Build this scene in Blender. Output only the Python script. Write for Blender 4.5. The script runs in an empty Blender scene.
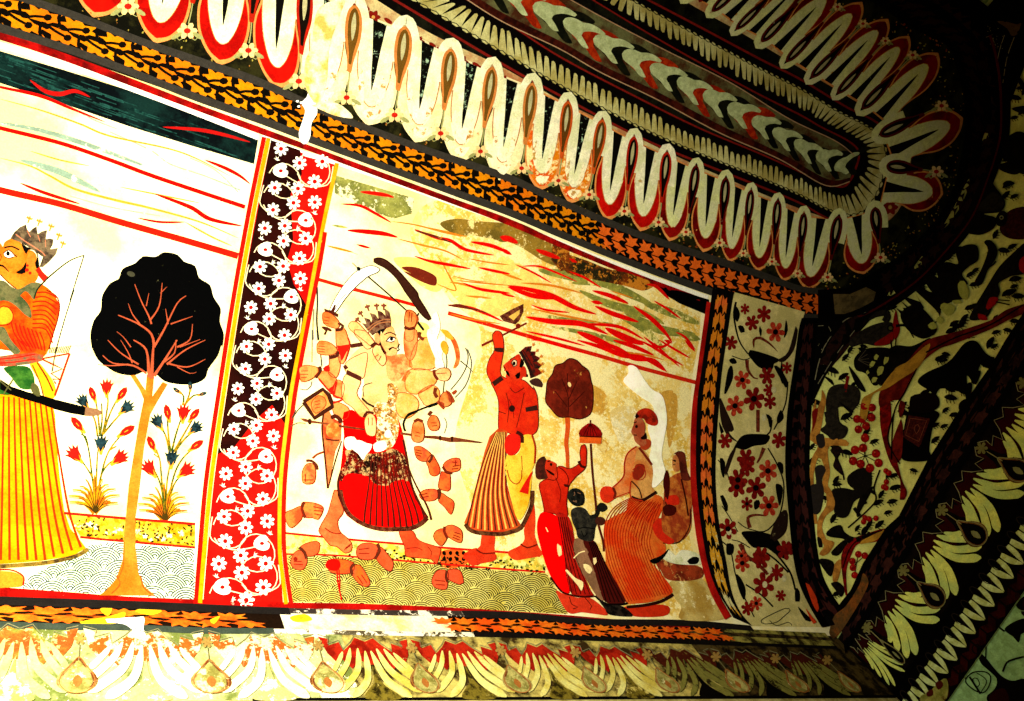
import bpy, math, random
import numpy as np
from mathutils import Vector, Matrix
from mathutils.bvhtree import BVHTree
from mathutils.geometry import delaunay_2d_cdt
sc = bpy.context.scene
# ---------------------------------------------------------------- camera
F_PX = 823.6274
CAM = Vector((-3.1307, -1.4973, -1.7912))
CR = np.array([[0.8396235, 0.2078328, 0.5018346], [-0.3838999, 0.8806638, 0.2775826], [-0.3842568, -0.4257191, 0.819213]])
cd = bpy.data.cameras.new('camera'); co = bpy.data.objects.new('camera', cd)
sc.collection.objects.link(co); sc.camera = co
cd.sensor_width = 36.0; cd.lens = F_PX/1024*36; cd.clip_start = .01
_m = Matrix(((CR[0][0], -CR[0][1], -CR[0][2], CAM.x), (CR[1][0], -CR[1][1], -CR[1][2], CAM.y),
             (CR[2][0], -CR[2][1], -CR[2][2], CAM.z), (0, 0, 0, 1)))
co.matrix_world = _m
# ---------------------------------------------------------------- world, lights, exposure
w = bpy.data.worlds.new('world'); sc.world = w; w.use_nodes = True
w.node_tree.nodes['Background'].inputs[0].default_value = (.75, .85, 1, 1)
w.node_tree.nodes['Background'].inputs[1].default_value = .02
sc.view_settings.view_transform = 'Standard'; sc.view_settings.look = 'None'
sc.view_settings.exposure = 0; sc.view_settings.gamma = 1; sc.view_settings.use_curve_mapping = False
def lamp(kind, name, loc, target, power, color, **kw):
    l = bpy.data.lights.new(name, kind); l.energy = power; l.color = color
    for k, v in kw.items(): setattr(l, k, v)
    o = bpy.data.objects.new(name, l); sc.collection.objects.link(o); o.location = loc
    o.rotation_euler = (Vector(target)-Vector(loc)).to_track_quat('-Z', 'Y').to_euler()
    return o
lamp('SPOT', 'floodlight', (-3.4, -1.3, -1.2), (-2.8, -.3, .2), 760, (1, .965, .88), spot_size=math.radians(122), spot_blend=1.0, shadow_soft_size=.12)
# ---------------------------------------------------------------- materials
def lin(c):
    c = c/255
    return c/12.92 if c <= .04045 else ((c+.055)/1.055)**2.4
def hexc(h): return tuple(.82*(lin(int(h[i:i+2], 16))/.82)**1.34 for i in (0, 2, 4))
_mats = {}
def M(h, wear=0.0, wcol='e8e0b8', var=.14, ws=9.0, ws2=60.0, rough=.8, h2=None, s2=14.0, grit=.3):
    """procedural paint: base colour + mottling (+ second tone h2) + chipped patches of wcol"""
    key = (h, wear, wcol, var, ws, ws2, rough, h2, s2)
    if key in _mats: return _mats[key]
    m = bpy.data.materials.new('paint_'+h); m.use_nodes = True; nt = m.node_tree; nd = nt.nodes; L = nt.links
    bs = nd['Principled BSDF']; bs.inputs['Roughness'].default_value = rough
    bs.inputs['Specular IOR Level'].default_value = .015
    geo = nd.new('ShaderNodeNewGeometry')
    def noise(scale, detail=4, rough_=.6):
        n = nd.new('ShaderNodeTexNoise'); n.inputs['Scale'].default_value = scale
        n.inputs['Detail'].default_value = detail; n.inputs['Roughness'].default_value = rough_
        L.new(geo.outputs['Position'], n.inputs['Vector']); return n.outputs['Fac']
    def ramp(fac, a, b):
        r = nd.new('ShaderNodeMapRange'); r.inputs['From Min'].default_value = a; r.inputs['From Max'].default_value = b
        L.new(fac, r.inputs['Value']); return r.outputs['Result']
    def mix(f, a, b):
        x = nd.new('ShaderNodeMix'); x.data_type = 'RGBA'
        L.new(f, x.inputs['Factor'])
        for s, v in ((6, a), (7, b)):
            if isinstance(v, tuple): x.inputs[s].default_value = (*v, 1)
            else: L.new(v, x.inputs[s])
        return x.outputs[2]
    c = hexc(h)
    lo = tuple(v*(1-var) for v in c); hi = tuple(min(1, v*(1+var)) for v in c)
    col = mix(ramp(noise(40, 5), .35, .65), lo, hi)
    if h2: col = mix(ramp(noise(s2, 6, .65), .44, .58), col, hexc(h2))
    if wear > 0:
        t = .74-.5*wear
        a = ramp(noise(ws, 7, .72), t, t+.03)
        b = ramp(noise(ws2, 5, .7), t+.05, t+.09)
        mx = nd.new('ShaderNodeMath'); mx.operation = 'MAXIMUM'; L.new(a, mx.inputs[0]); L.new(b, mx.inputs[1])
        col = mix(mx.outputs[0], col, hexc(wcol))
    gr = nd.new('ShaderNodeMix'); gr.data_type = 'RGBA'; gr.blend_type = 'MULTIPLY'; gr.inputs['Factor'].default_value = 1
    gv = nd.new('ShaderNodeMapRange'); gv.inputs['From Min'].default_value = .32; gv.inputs['From Max'].default_value = .6
    gv.inputs['To Min'].default_value = 1-grit; gv.inputs['To Max'].default_value = 1.03
    L.new(noise(210, 4, .7), gv.inputs['Value']); L.new(col, gr.inputs[6]); L.new(gv.outputs['Result'], gr.inputs[7]); col = gr.outputs[2]
    L.new(col, bs.inputs['Base Color'])
    bm = nd.new('ShaderNodeBump'); bm.inputs['Strength'].default_value = .25; bm.inputs['Distance'].default_value = .004
    L.new(noise(70, 6), bm.inputs['Height']); L.new(bm.outputs[0], bs.inputs['Normal'])
    _mats[key] = m; return m
def mat(x):
    return M(x) if isinstance(x, str) else (M(*x[:1], **x[1]) if isinstance(x, tuple) else x)
# ---------------------------------------------------------------- room shell
H, D, W2, BW, FZ, EX, XL = 1.0, 1.0973, .6916, .1113, .3153, 1.3712, -6.6
YT = 2*D+2*W2; FLOOR = -3.35
def cove(t):
    th = t*math.pi/2; s = max(0, math.sin(th))**(2/EX); c = max(0, math.cos(th))**(2/EX)
    return D*(1-c), H*s
def groin(t):
    i, z = cove(t); return Vector((.0794*i/D, -i, z))
def mirror_y(p): return Vector((p.x, -YT-p.y, p.z))
def rim(u):
    a = math.pi*(u-.5); return Vector((.08+.55*math.cos(a), -YT/2-W2*math.sin(a), H))
SURF_V, SURF_F = [], []
def mesh_obj(name, verts, faces, m, parent=None, loc=None, smooth=True):
    me = bpy.data.meshes.new(name)
    off = Vector(loc) if loc is not None else Vector((0, 0, 0))
    me.from_pydata([tuple(Vector(v)-off) for v in verts], [], faces); me.update()
    if smooth: me.polygons.foreach_set('use_smooth', [True]*len(me.polygons))
    me.materials.append(m)
    o = bpy.data.objects.new(name, me); sc.collection.objects.link(o)
    if parent: o.parent = parent
    elif loc is not None: o.location = off
    return o
def grid(name, fn, nu, nv, m, bvh=True):
    vs = [fn(i/nu, j/nv) for j in range(nv+1) for i in range(nu+1)]
    fs = [(j*(nu+1)+i, j*(nu+1)+i+1, (j+1)*(nu+1)+i+1, (j+1)*(nu+1)+i) for j in range(nv) for i in range(nu)]
    if bvh:
        k = len(SURF_V); SURF_V.extend([Vector(v) for v in vs]); SURF_F.extend([tuple(a+k for a in f) for f in fs])
    o = mesh_obj(name, vs, fs, m); o['kind'] = 'structure'; return o
def coveA(u, t):
    g = groin(t); return Vector((XL+(g.x-XL)*u, g.y, g.z))
PL = M('f2e9bb', var=.06, h2='e8d794', s2=3.0, grit=.16)
cv1 = grid('cove_left', coveA, 200, 60, PL)
cv2 = grid('cove_far', lambda u, t: mirror_y(coveA(u, t)), 60, 60, M('a3b08a'))
def ceil_fn(u, t):
    y = -D-2*W2*t; a = (y+YT/2)/W2; xe = .08+.55*math.sqrt(max(0, 1-a*a))
    return Vector((XL+(xe-XL)*u, y, H))
grid('ceiling', lambda u, t: ceil_fn(u, .5-.5*math.cos(math.pi*t)), 120, 60, M('17150f', h2='2a2a1c'))
def coveB(u, t):
    B = Vector((0, -YT*u, 0)); Tt = rim(u); G = groin(t); G2 = mirror_y(G)
    c00 = Vector((0, 0, 0)); c10 = Vector((0, -YT, 0)); c01 = rim(0); c11 = rim(1)
    return (1-t)*B+t*Tt+(1-u)*G+u*G2-((1-u)*(1-t)*c00+u*(1-t)*c10+(1-u)*t*c01+u*t*c11)
grid('cove_right', coveB, 120, 60, M('d4d688', var=.1, h2='c2c074', s2=6))
grid('wall_left', lambda u, t: Vector((XL*(1-u), 0, FLOOR*(1-t))), 120, 60, M('c8bd84', h2='a89a5c', s2=9))
grid('wall_right', lambda u, t: Vector((0, -YT*u, FLOOR*(1-t))), 80, 80, M('a8cc92', var=.12, h2='94b47c', s2=30))
grid('wall_far', lambda u, t: Vector((XL*(1-u), -YT, FLOOR*(1-t))), 2, 2, M('6d6a4c'), bvh=False)
grid('floor', lambda u, t: Vector((XL*(1-u), -YT*t, FLOOR)), 2, 2, M('3c382e'), bvh=False)
BVH = BVHTree.FromPolygons(SURF_V, SURF_F)
# ---------------------------------------------------------------- painting onto the plaster
def hit(x, y, off=0.0):
    d = Vector(CR @ np.array([x-512, y-350.5, F_PX])).normalized()
    loc, n, i, dist = BVH.ray_cast(CAM, d)
    if loc is None: return None
    c = abs(n.dot(d))
    return loc - d*(off/max(c, .12))
LAY = .0007
FR = {'A1': (0, 0, 3.896), 'A2': (250, 0, 3.896), 'A3': (500, 0, 3.896), 'A4': (760, 0, 3.879),
      'B1': (0, 170, 3.896), 'B2': (250, 170, 3.896), 'B3': (500, 170, 3.896), 'B4': (760, 170, 3.879),
      'C1': (0, 340, 3.896), 'C2': (250, 340, 3.896), 'C3': (500, 340, 3.896), 'C4': (760, 340, 3.879),
      'D1': (0, 515, 3.769), 'D2': (250, 515, 3.769), 'D3': (500, 515, 3.769), 'D4': (760, 515, 3.769),
      'P': (0, 0, 1)}
def V(s, fr='P'):
    x0, y0, k = FR[fr]
    return [(x0+float(a.split(',')[0])/k, y0+float(a.split(',')[1])/k) for a in s.split()]
def crv(pts, closed=False, step=4.0):
    """Catmull-Rom through pts"""
    n = len(pts)
    if n < 3 and not closed: return dens(pts, step, closed)
    out = []
    for i in range(n if closed else n-1):
        p0 = pts[(i-1) % n] if closed or i > 0 else pts[0]; p1 = pts[i]; p2 = pts[(i+1) % n]
        p3 = pts[(i+2) % n] if closed or i+2 < n else pts[-1]
        L = math.hypot(p2[0]-p1[0], p2[1]-p1[1]); k = max(1, min(12, int(L/step+.5)))
        for j in range(k):
            t = j/k; t2 = t*t; t3 = t2*t
            out.append(tuple(.5*(2*p1[a]+(-p0[a]+p2[a])*t+(2*p0[a]-5*p1[a]+4*p2[a]-p3[a])*t2+(-p0[a]+3*p1[a]-3*p2[a]+p3[a])*t3) for a in (0, 1)))
    if not closed: out.append(tuple(pts[-1]))
    return out
def dens(pts, step=8.0, closed=True):
    out = []; n = len(pts)
    for i in range(n if closed else n-1):
        a = pts[i]; b = pts[(i+1) % n]; k = max(1, int(math.hypot(b[0]-a[0], b[1]-a[1])/step))
        out += [(a[0]+(b[0]-a[0])*j/k, a[1]+(b[1]-a[1])*j/k) for j in range(k)]
    if not closed: out.append(tuple(pts[-1]))
    return out
def strk(pts, w, w1=None, smooth=True, step=4.0, taper=False):
    """ribbon polygon along pts; w..w1 width, taper = pointed ends"""
    c = crv(pts, step=step) if smooth else dens(pts, 8, False)
    n = len(c); l, r = [], []
    for i, (x, y) in enumerate(c):
        a = c[max(0, i-1)]; b = c[min(n-1, i+1)]; dx, dy = b[0]-a[0], b[1]-a[1]; q = math.hypot(dx, dy) or 1
        s = i/(n-1 or 1); ww = (w if w1 is None else w+(w1-w)*s)/2
        if taper: ww *= max(.12, math.sin(math.pi*min(max(s, .0), 1.))**.6)
        l.append((x-dy/q*ww, y+dx/q*ww)); r.append((x+dy/q*ww, y-dx/q*ww))
    return ('R', l, r)
def ell(x, y, rx, ry=None, a=0, n=12):
    ry = rx if ry is None else ry; ca, sa = math.cos(math.radians(a)), math.sin(math.radians(a))
    return [(x+rx*math.cos(t)*ca-ry*math.sin(t)*sa, y+rx*math.cos(t)*sa+ry*math.sin(t)*ca) for t in [2*math.pi*i/n for i in range(n)]]
_J = [0]
def add_shape(sh, vs, fs, off):
    k = len(vs); _J[0] += 1; off += (_J[0] % 9)*.000022
    if isinstance(sh, tuple) and sh[0] == 'R':
        l, r = sh[1], sh[2]; P = []
        for a, b in zip(l, r):
            p, q = hit(*a, off), hit(*b, off)
            P.append(None if p is None or q is None else (p, q))
        prev = None
        for pq in P:
            if pq is None: prev = None; continue
            vs.extend(pq)
            if prev is not None: fs.append((prev, prev+1, len(vs)-1, len(vs)-2))
            prev = len(vs)-2
        return
    xs = [p[0] for p in sh]; ys = [p[1] for p in sh]; ex = max(max(xs)-min(xs), max(ys)-min(ys))
    if len(sh) < 3: return
    pts = [(float(a), float(b)) for a, b in sh]
    if ex > 14:
        pts = dens(pts, 10); n = len(pts); g = 12
        extra = [(x, y) for x in np.arange(min(xs)+g/2, max(xs), g) for y in np.arange(min(ys)+g/2, max(ys), g)] if ex > 22 else []
    else: n = len(pts); extra = []
    if n+len(extra) <= 4: tri = [tuple(range(n))]; co2 = pts
    else:
        r = delaunay_2d_cdt([Vector(p) for p in pts+extra], [(i, (i+1) % n) for i in range(n)], [], 1, 1e-4)
        co2 = [tuple(v) for v in r[0]]; tri = r[2]
    P = [hit(x, y, off) for x, y in co2]; mp = {}
    for f in tri:
        if any(P[i] is None for i in f): continue
        q = []
        for i in f:
            if i not in mp: mp[i] = len(vs); vs.append(P[i])
            q.append(mp[i])
        fs.append(tuple(q))
def build(name, shapes, m, layer, parent=None, loc=None):
    vs, fs = [], []
    for s in shapes: add_shape(s, vs, fs, layer*LAY)
    if not fs: return None
    return mesh_obj(name, vs, fs, mat(m), parent, loc, smooth=False)
ALL = []
SPLIT = dict(cream_swirls='cream_swirl', red_swirls='red_swirl', black_swirls='black_swirl', ribs='rib', blossoms='blossom', blossom_centres='blossom_centre', flower_hearts='flower_heart', leaf_sprigs='leaf_sprig', leaf_pattern='leaf', pale_leaf_pattern='leaf', gold_leaves='gold_leaf', orange_leaves='orange_leaf', brown_leaves='leaf', red_blossom='red_blossom', orange_blossom='orange_blossom', blossom_heart='blossom_heart', spots='spot', claws='claw', branches='branch', leaf_fingers='leaf_finger', petal_pattern='petal', chevron_pattern='chevron', oval_pattern='oval', black_bird='black_bird', bird_tail='bird_tail', pale_heart='pale_heart', red_wing='red_wing', stems='stem', leaf_tuft='blade_leaf', feather='feather', bracelet='bracelet', armlet='armlet', crown_finial='crown_finial', crown_sprig='crown_sprig', red_bed='red_bed', ochre_bank='ochre_bank', plaster_loss='plaster_loss', stain='stain', yellow_flake='yellow_flake', red_streak='red_streak', red_sleeve='red_sleeve', red_fleck='red_fleck', arm_edge='arm_edge', finger_lines='finger_line', limb='limb', lashing='lashing', shaft='shaft', hilt='hilt', wings='wing', legs='leg', ochre_wash='ochre_wash', olive_wash='olive_wash', olive_smear='olive_smear', dark_patch='dark_patch', hair='hair_lock', crown_band='crown_band_line', sash_line='sash_line', scarf='scarf_fold', green_cloth='green_cloth', red_cloth='red_cloth', blossom_hearts='blossom_heart', pale_streak='pale_streak', worn_band='worn_band', handle='handle', anklet='anklet', hand='hand', ear='ear', dark_hand='dark_patch', chip='chip', mane='mane', tufts='tufts', collar='collar', orange_streak='orange_streak', big_dark_leaf='dark_leaf', dark_leaves='dark_leaf', tassel='tassel')
class Thing:
    def __init__(s, name, label, cat, group=None, kind=None):
        s.name, s.label, s.cat, s.group, s.kind, s.root = name, label, cat, group, kind, None; s.loc = None
        s.items = []; s.sub = {}; ALL.append(s)
    def part(s, name, shapes, m, layer, label=None, under=None):
        """under = handle of an earlier part: makes a sub-part"""
        if isinstance(shapes, tuple) or (shapes and isinstance(shapes[0], tuple) and not isinstance(shapes[0][0], str)): shapes = [shapes]
        if name in SPLIT and len(shapes) > 1:
            for q in shapes[:100]: s.items.append((SPLIT[name], [q], m, layer, label, under))
            if len(shapes) > 100: s.items.append((SPLIT[name]+'_rest', shapes[100:], m, layer, label, under))
            return len(s.items)-1
        s.items.append((name, shapes, m, layer, label, under)); return len(s.items)-1
    def done(s):
        if not s.items: return
        if len(s.items) == 1:
            n, sh, m, l, lb, _ = s.items[0]; vs, fs = [], []
            for q in sh: add_shape(q, vs, fs, l*LAY)
            if not fs: return
            c = min(vs, key=lambda v: v.z)
            o = mesh_obj(s.name, vs, fs, mat(m), None, c, smooth=False)
        else:
            o = None; h = {}
            for i, (n, sh, m, l, lb, un) in enumerate(s.items):
                vs, fs = [], []
                for q in sh: add_shape(q, vs, fs, l*LAY)
                if not fs: continue
                if o is None:
                    o = bpy.data.objects.new(s.name, None); o.empty_display_size = .05; sc.collection.objects.link(o)
                    loc = min(vs, key=lambda v: v.z).copy(); o.location = loc
                par = h.get(un, o) if un is not None else o
                ob = mesh_obj(n, vs, fs, mat(m), par, loc, smooth=False); h[i] = ob
                if lb: ob['label'] = lb
                if n.endswith('_rest'): ob['kind'] = 'stuff'
            if o is None: return
        o['label'] = s.label; o['category'] = s.cat
        if s.group: o['group'] = s.group
        if s.kind: o['kind'] = s.kind
def lerp(a, b, t): return (a[0]+(b[0]-a[0])*t, a[1]+(b[1]-a[1])*t)
ORD = 'first second third fourth fifth sixth seventh eighth ninth tenth eleventh twelfth thirteenth fourteenth fifteenth sixteenth seventeenth eighteenth nineteenth twentieth'.split()
# ---------------------------------------------------------------- rails: strips that follow the plaster
class Rail:
    def __init__(s, A, B, smooth=True, n=160, match=False):
        s.n = n
        if match:  # both edges share one parameter, control point by control point
            assert len(A) == len(B), (len(A), len(B))
            k = 10; ca, cb = [], []
            for i in range(len(A)-1):
                for P, out in ((A, ca), (B, cb)):
                    p0 = P[max(0, i-1)]; p1 = P[i]; p2 = P[i+1]; p3 = P[min(len(P)-1, i+2)]
                    for j in range(k):
                        t = j/k; t2 = t*t; t3 = t2*t
                        out.append(tuple(.5*(2*p1[a]+(-p0[a]+p2[a])*t+(2*p0[a]-5*p1[a]+4*p2[a]-p3[a])*t2+(-p0[a]+3*p1[a]-3*p2[a]+p3[a])*t3) for a in (0, 1)))
            ca.append(tuple(A[-1])); cb.append(tuple(B[-1])); d = [0]
            M3 = [hit((a[0]+b[0])/2, (a[1]+b[1])/2) for a, b in zip(ca, cb)]
            for i in range(1, len(ca)): d.append(d[-1]+(max((M3[i]-M3[i-1]).length, 1e-6) if M3[i] is not None and M3[i-1] is not None else 1e-4))
            x = np.linspace(0, d[-1], n+1); s.L = d[-1]
            s.A = list(zip(np.interp(x, d, [q[0] for q in ca]), np.interp(x, d, [q[1] for q in ca])))
            s.B = list(zip(np.interp(x, d, [q[0] for q in cb]), np.interp(x, d, [q[1] for q in cb]))); return
        s.A = s.res(crv(A, step=3) if smooth else dens(A, 3, False)); s.B = s.res(crv(B, step=3) if smooth else dens(B, 3, False))
        P = [hit((a[0]+b[0])/2, (a[1]+b[1])/2) for a, b in zip(s.A, s.B)]
        P = [p for p in P if p is not None]
        s.L = sum((P[i+1]-P[i]).length for i in range(len(P)-1))
    def res(s, c):
        P = [hit(*q) for q in c]; d = [0]
        for i in range(1, len(c)):
            if P[i] is None or P[i-1] is None: e = 1e-4
            else: e = (P[i]-P[i-1]).length
            d.append(d[-1]+max(e, 1e-6))
        x = np.linspace(0, d[-1], s.n+1)
        return list(zip(np.interp(x, d, [q[0] for q in c]), np.interp(x, d, [q[1] for q in c])))
    def p(s, u, v):
        f = u*s.n; i = int(max(0, min(s.n-1, math.floor(f)))); k = f-i
        return lerp(lerp(s.A[i], s.A[i+1], k), lerp(s.B[i], s.B[i+1], k), v)
    def map(s, sh): return [s.p(a, b) for a, b in sh]
    def band(s, v0=0, v1=1, u0=0, u1=1, k=None):
        k = k or max(4, int(s.n*(u1-u0)))
        us = [u0+(u1-u0)*i/k for i in range(k+1)]; m = max(1, int((v1-v0)*4+.5)) if v1-v0 > .3 else 1; out = []
        for j in range(m):
            a = v0+(v1-v0)*j/m; b = v0+(v1-v0)*(j+1)/m
            out.append(('R', [s.p(u, a) for u in us], [s.p(u, b) for u in us]))
        return out
    def line(s, v, w): return strk([s.p(i/60, v) for i in range(61)], w, smooth=False)
rnd = random.Random(5)
def leaf_units(R, unit, u0=0, u1=1, sz=1.0, full=False):
    n = max(1, int((u1-u0)*R.L/unit)); out = []
    LF = [(-.1, .02), (.2, .1), (.06, .3), (-.08, .36), (.16, .5), (.12, .95), (.36, .68), (.52, .98), (.64, .66), (1.0, .84), (.82, .5), (1.02, .3), (.74, .22), (.6, .04)]
    LN = [(-.05, .04), (.18, .3), (.0, .52), (.3, .56), (.26, .94), (.55, .66), (.95, .8), (.8, .46), (1.06, .28), (.7, .24), (.5, .04)]
    for i in range(n):
        for sg, sh in ((-1, 0), (1, .5 if full else 0)):
            j = rnd.uniform(-.05, .05)
            out.append([R.p(u0+(u1-u0)*(i+sh+(a+j*(b+.5))*sz)/n, .5+sg*b*(.5 if full else .46)) for a, b in (LF if full else LN)])
    return out
def dots_units(R, unit, u0=0, u1=1):
    n = max(1, int((u1-u0)*R.L/unit)); out = []; f = lambda a: u0+(u1-u0)*a/n
    for i in range(n):
        for sg, sh in ((-1, 0), (1, .5)):
            x, y = R.p(f(i+sh+.62), .5+sg*.2); x2, y2 = R.p(f(i+sh+.62), .5); q = math.hypot(x-x2, y-y2)
            out.append(ell(x, y, q*.62, q*.5, n=7)); out.append(strk([(x, y), R.p(f(i+sh+.3), .5+sg*.12), R.p(f(i+sh-.02), .5), R.p(f(i+sh-.1), .5+sg*.3), R.p(f(i+sh-.04), .5+sg*.46)], q*.34, q*.5))
    return out
# ---- near leaf border on the ceiling edge
up = V('-60,-34 0,-10 33,2 85,20 144,43 205,64 260,83 327,113 373,131 430,152 507,178 551,198 628,231 680,249 757,274 799,289 824,292')
lo = V('-60,6 0,27 64,47 128,70 192,95 260,119 314,140 365,159 455,192 510,212 559,233 628,261 705,289 760,306 799,315 824,317')
RB = Rail(up, lo)
T = Thing('leaf_border', 'long border of gold leaves on black between two grey lines, above the picture panels', 'painted border')
T.part('border_ground', RB.band(-.1, 1.12), ('17120d', dict(wear=.06)), 1)
T.part('gold_leaves', leaf_units(RB, .094, 0, .62, full=True), ('cf8d10', dict(wear=.14, wcol='f1e3b0', h2='d07a14', s2=5)), 2, 'gold leaves')
T.part('orange_leaves', leaf_units(RB, .07, .62, 1), ('d8742c', dict(wear=.12, wcol='e8d9a0')), 2, 'orange leaves')
T.part('vine_dots', dots_units(RB, .094, 0, .62), '1a140d', 3)
T.part('border_line', RB.band(-.14, .1), ('46423a', dict(wear=.08)), 4)
T.part('border_line', RB.band(.9, 1.14), ('46423a', dict(wear=.08)), 4)
# red + white lines just below, framing the panels
RR = Rail(V('-60,15 0,31 64,53 128,77 192,102 260,127 314,147 365,166 455,199 510,219 559,241 628,270 700,297'),
          V('-60,24 0,40 64,61 128,85 192,109 260,134 314,153 365,172 455,205 510,226 559,247 628,275 700,301'))
T = Thing('red_line', 'dark red painted line under the gold leaf border, running above both picture panels', 'painted line')
T.part('line', RR.band(0, 1), ('a81b14', dict(wear=.12, h2='6e120e', s2=12)), 3)
# ---- leaf border wrapping round the ceiling's end
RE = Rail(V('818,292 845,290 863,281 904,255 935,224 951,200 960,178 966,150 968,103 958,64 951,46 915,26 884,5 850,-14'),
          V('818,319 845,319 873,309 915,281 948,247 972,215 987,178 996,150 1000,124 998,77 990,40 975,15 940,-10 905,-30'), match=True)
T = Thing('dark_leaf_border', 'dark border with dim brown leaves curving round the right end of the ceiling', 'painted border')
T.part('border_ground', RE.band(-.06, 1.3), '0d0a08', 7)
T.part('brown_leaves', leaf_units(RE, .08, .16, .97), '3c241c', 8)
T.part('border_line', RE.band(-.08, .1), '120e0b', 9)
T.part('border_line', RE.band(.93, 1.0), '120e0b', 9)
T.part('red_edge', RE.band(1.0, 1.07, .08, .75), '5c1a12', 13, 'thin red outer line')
T.part('bare_plaster', [V('833,294 850,294 866,287 876,292 873,303 860,310 846,314 835,314')], ('7d6c45', dict(wear=.3, wcol='3a3222', h2='5e5236', s2=20)), 10, 'bare brown plaster patch')
# ---- ribbed (toothed) bands round the central ribbon of the ceiling
# centre lines: outer edge F, inner edge G of the near run, round the end, and back along the far run
Fo = V('392,-10 500,54 560,88 640,130 700,156 760,180 800,197 826,211 850,218 868,212 882,190 889,160 884,138 868,124 840,110 800,86 760,66 700,34 640,2 600,-20')
Gi = V('440,-10 500,24 560,62 640,104 700,133 760,158 800,176 824,187 843,192 853,186 860,172 864,157 861,146 848,136 824,124 800,110 760,90 700,58 640,24 580,-12')
RT = Rail(Fo, Gi, n=260, match=True)
T = Thing('ribbed_band', 'black band of cream ribs like teeth looping round the central ribbon of the ceiling', 'painted band')
T.part('band_ground', RT.band(-.22, 1.2), '15100c', 1)
T.part('thin_red_line', [*RT.band(-.34, -.24), *RT.band(1.16, 1.24)], '8a2c22', 2)
n = 128; sh = []; wav = []
for i in range(n):
    a = rnd.uniform(-.12, .12); tp = rnd.uniform(.72, .92)
    sh.append([RT.p((i+q)/n, v) for q, v in ((.0, .16), (.1+a*.5, .5), (.24+a, tp), (.5+a, tp+.05), (.74+a, tp), (.86+a*.5, .5), (1.0, .16), (.7, .05), (.3, .06))])
T.part('ribs', sh, ('c9c48c', dict(wear=.1, wcol='8c8a5c', h2='b3a868', s2=9)), 3, 'cream ribs')
T.part('scalloped_line', [strk([RT.p((i+.5*j)/n, .1+(.06 if j else 0)) for i in range(n) for j in (0, 1)], .9, smooth=False)], '2b2b20', 4)
# ---- the central marbled ribbon
RZ = Rail(V('452,-14 500,17 560,46 600,69 658,97 720,130 780,157 826,183 850,180'), V('465,-58 515,-30 572,2 612,24 668,53 730,84 789,120 835,142 854,156'), match=True)
T = Thing('marbled_ribbon', 'long zigzag ribbon of cream, red and black swirls down the middle of the ceiling', 'painted ribbon')
T.part('ribbon_ground', RZ.band(-.02, 1.02), ('7a7a52', dict(h2='5c3a24', s2=7, wear=.16, wcol='2a2618', ws=11)), 2)
tp_ = [(390, 220), (405, 195), (440, 182), (480, 188), (520, 205), (560, 205), (600, 215), (640, 240), (662, 262), (650, 275), (600, 262), (560, 262), (520, 275), (508, 300), (525, 330), (540, 360), (552, 388), (520, 385), (495, 360), (470, 325), (430, 290), (400, 262)]
av, bv = np.array([24.5, 11.7]), np.array([10., -43.]); Mi = np.linalg.inv(np.stack([av, bv], 1))
tpl = [tuple(Mi @ np.array([600+x/7.79-650, 40+y/7.79-93])) for x, y in tp_]
bx_ = [440, 470, 500, 532, 563, 593, 622, 650, 677, 702.7, 727, 751, 772, 793.6, 815, 834, 852]
def zframe(i, f=0.0):
    A_ = np.interp([bx_[i], bx_[i+1]], [q[0] for q in RZ.A], [q[1] for q in RZ.A]); o = np.array([bx_[i], A_[0]]); a = np.array([bx_[i+1], A_[1]])-o
    k = int(np.argmin([abs(q[0]-bx_[i]) for q in RZ.A])); b = np.array(RZ.B[k])-np.array(RZ.A[k]); return o+a*f, a, b
cs_, rs_, ks_ = [], [], []
for i in range(len(bx_)-1):
    o, a, b = zframe(i); cs_.append(crv([tuple(o+a*x+b*(y-(0 if i < 15 else .05))) for x, y in tpl], True, 3))
    o, a, b = zframe(i, .42); mx = sum(q[0] for q in tpl)/len(tpl); my = sum(q[1] for q in tpl)/len(tpl)
    sp = crv([tuple(o+a*(mx+(x-mx)*1.25)+b*(my-.03+(y-my)*1.3)) for x, y in tpl], True, 3)
    (rs_ if i % 2 == 0 and i < 11 else ks_).append(sp)
T.part('red_swirls', rs_, ('9c3014', dict(wear=.14, wcol='4a2414', h2='b8481c', s2=30)), 3, 'red swirl')
T.part('black_swirls', ks_, ('1c2016', dict(wear=.12, wcol='6a6a44', h2='2a2a1a', s2=20)), 3.5, 'black swirl')
T.part('cream_swirls', cs_, ('c4cc9c', dict(wear=.06, wcol='8f8f63', h2='b0b888', s2=30)), 4, 'cream swirl')
T.part('brown_edge', RZ.band(-.06, .1), ('3c1a12', dict(h2='5c2a1c', s2=20, wear=.1)), 5); T.part('pale_line', [RZ.line(-.06, 1.1), RZ.line(1.03, 1.0)], 'b89a78', 6)
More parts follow.
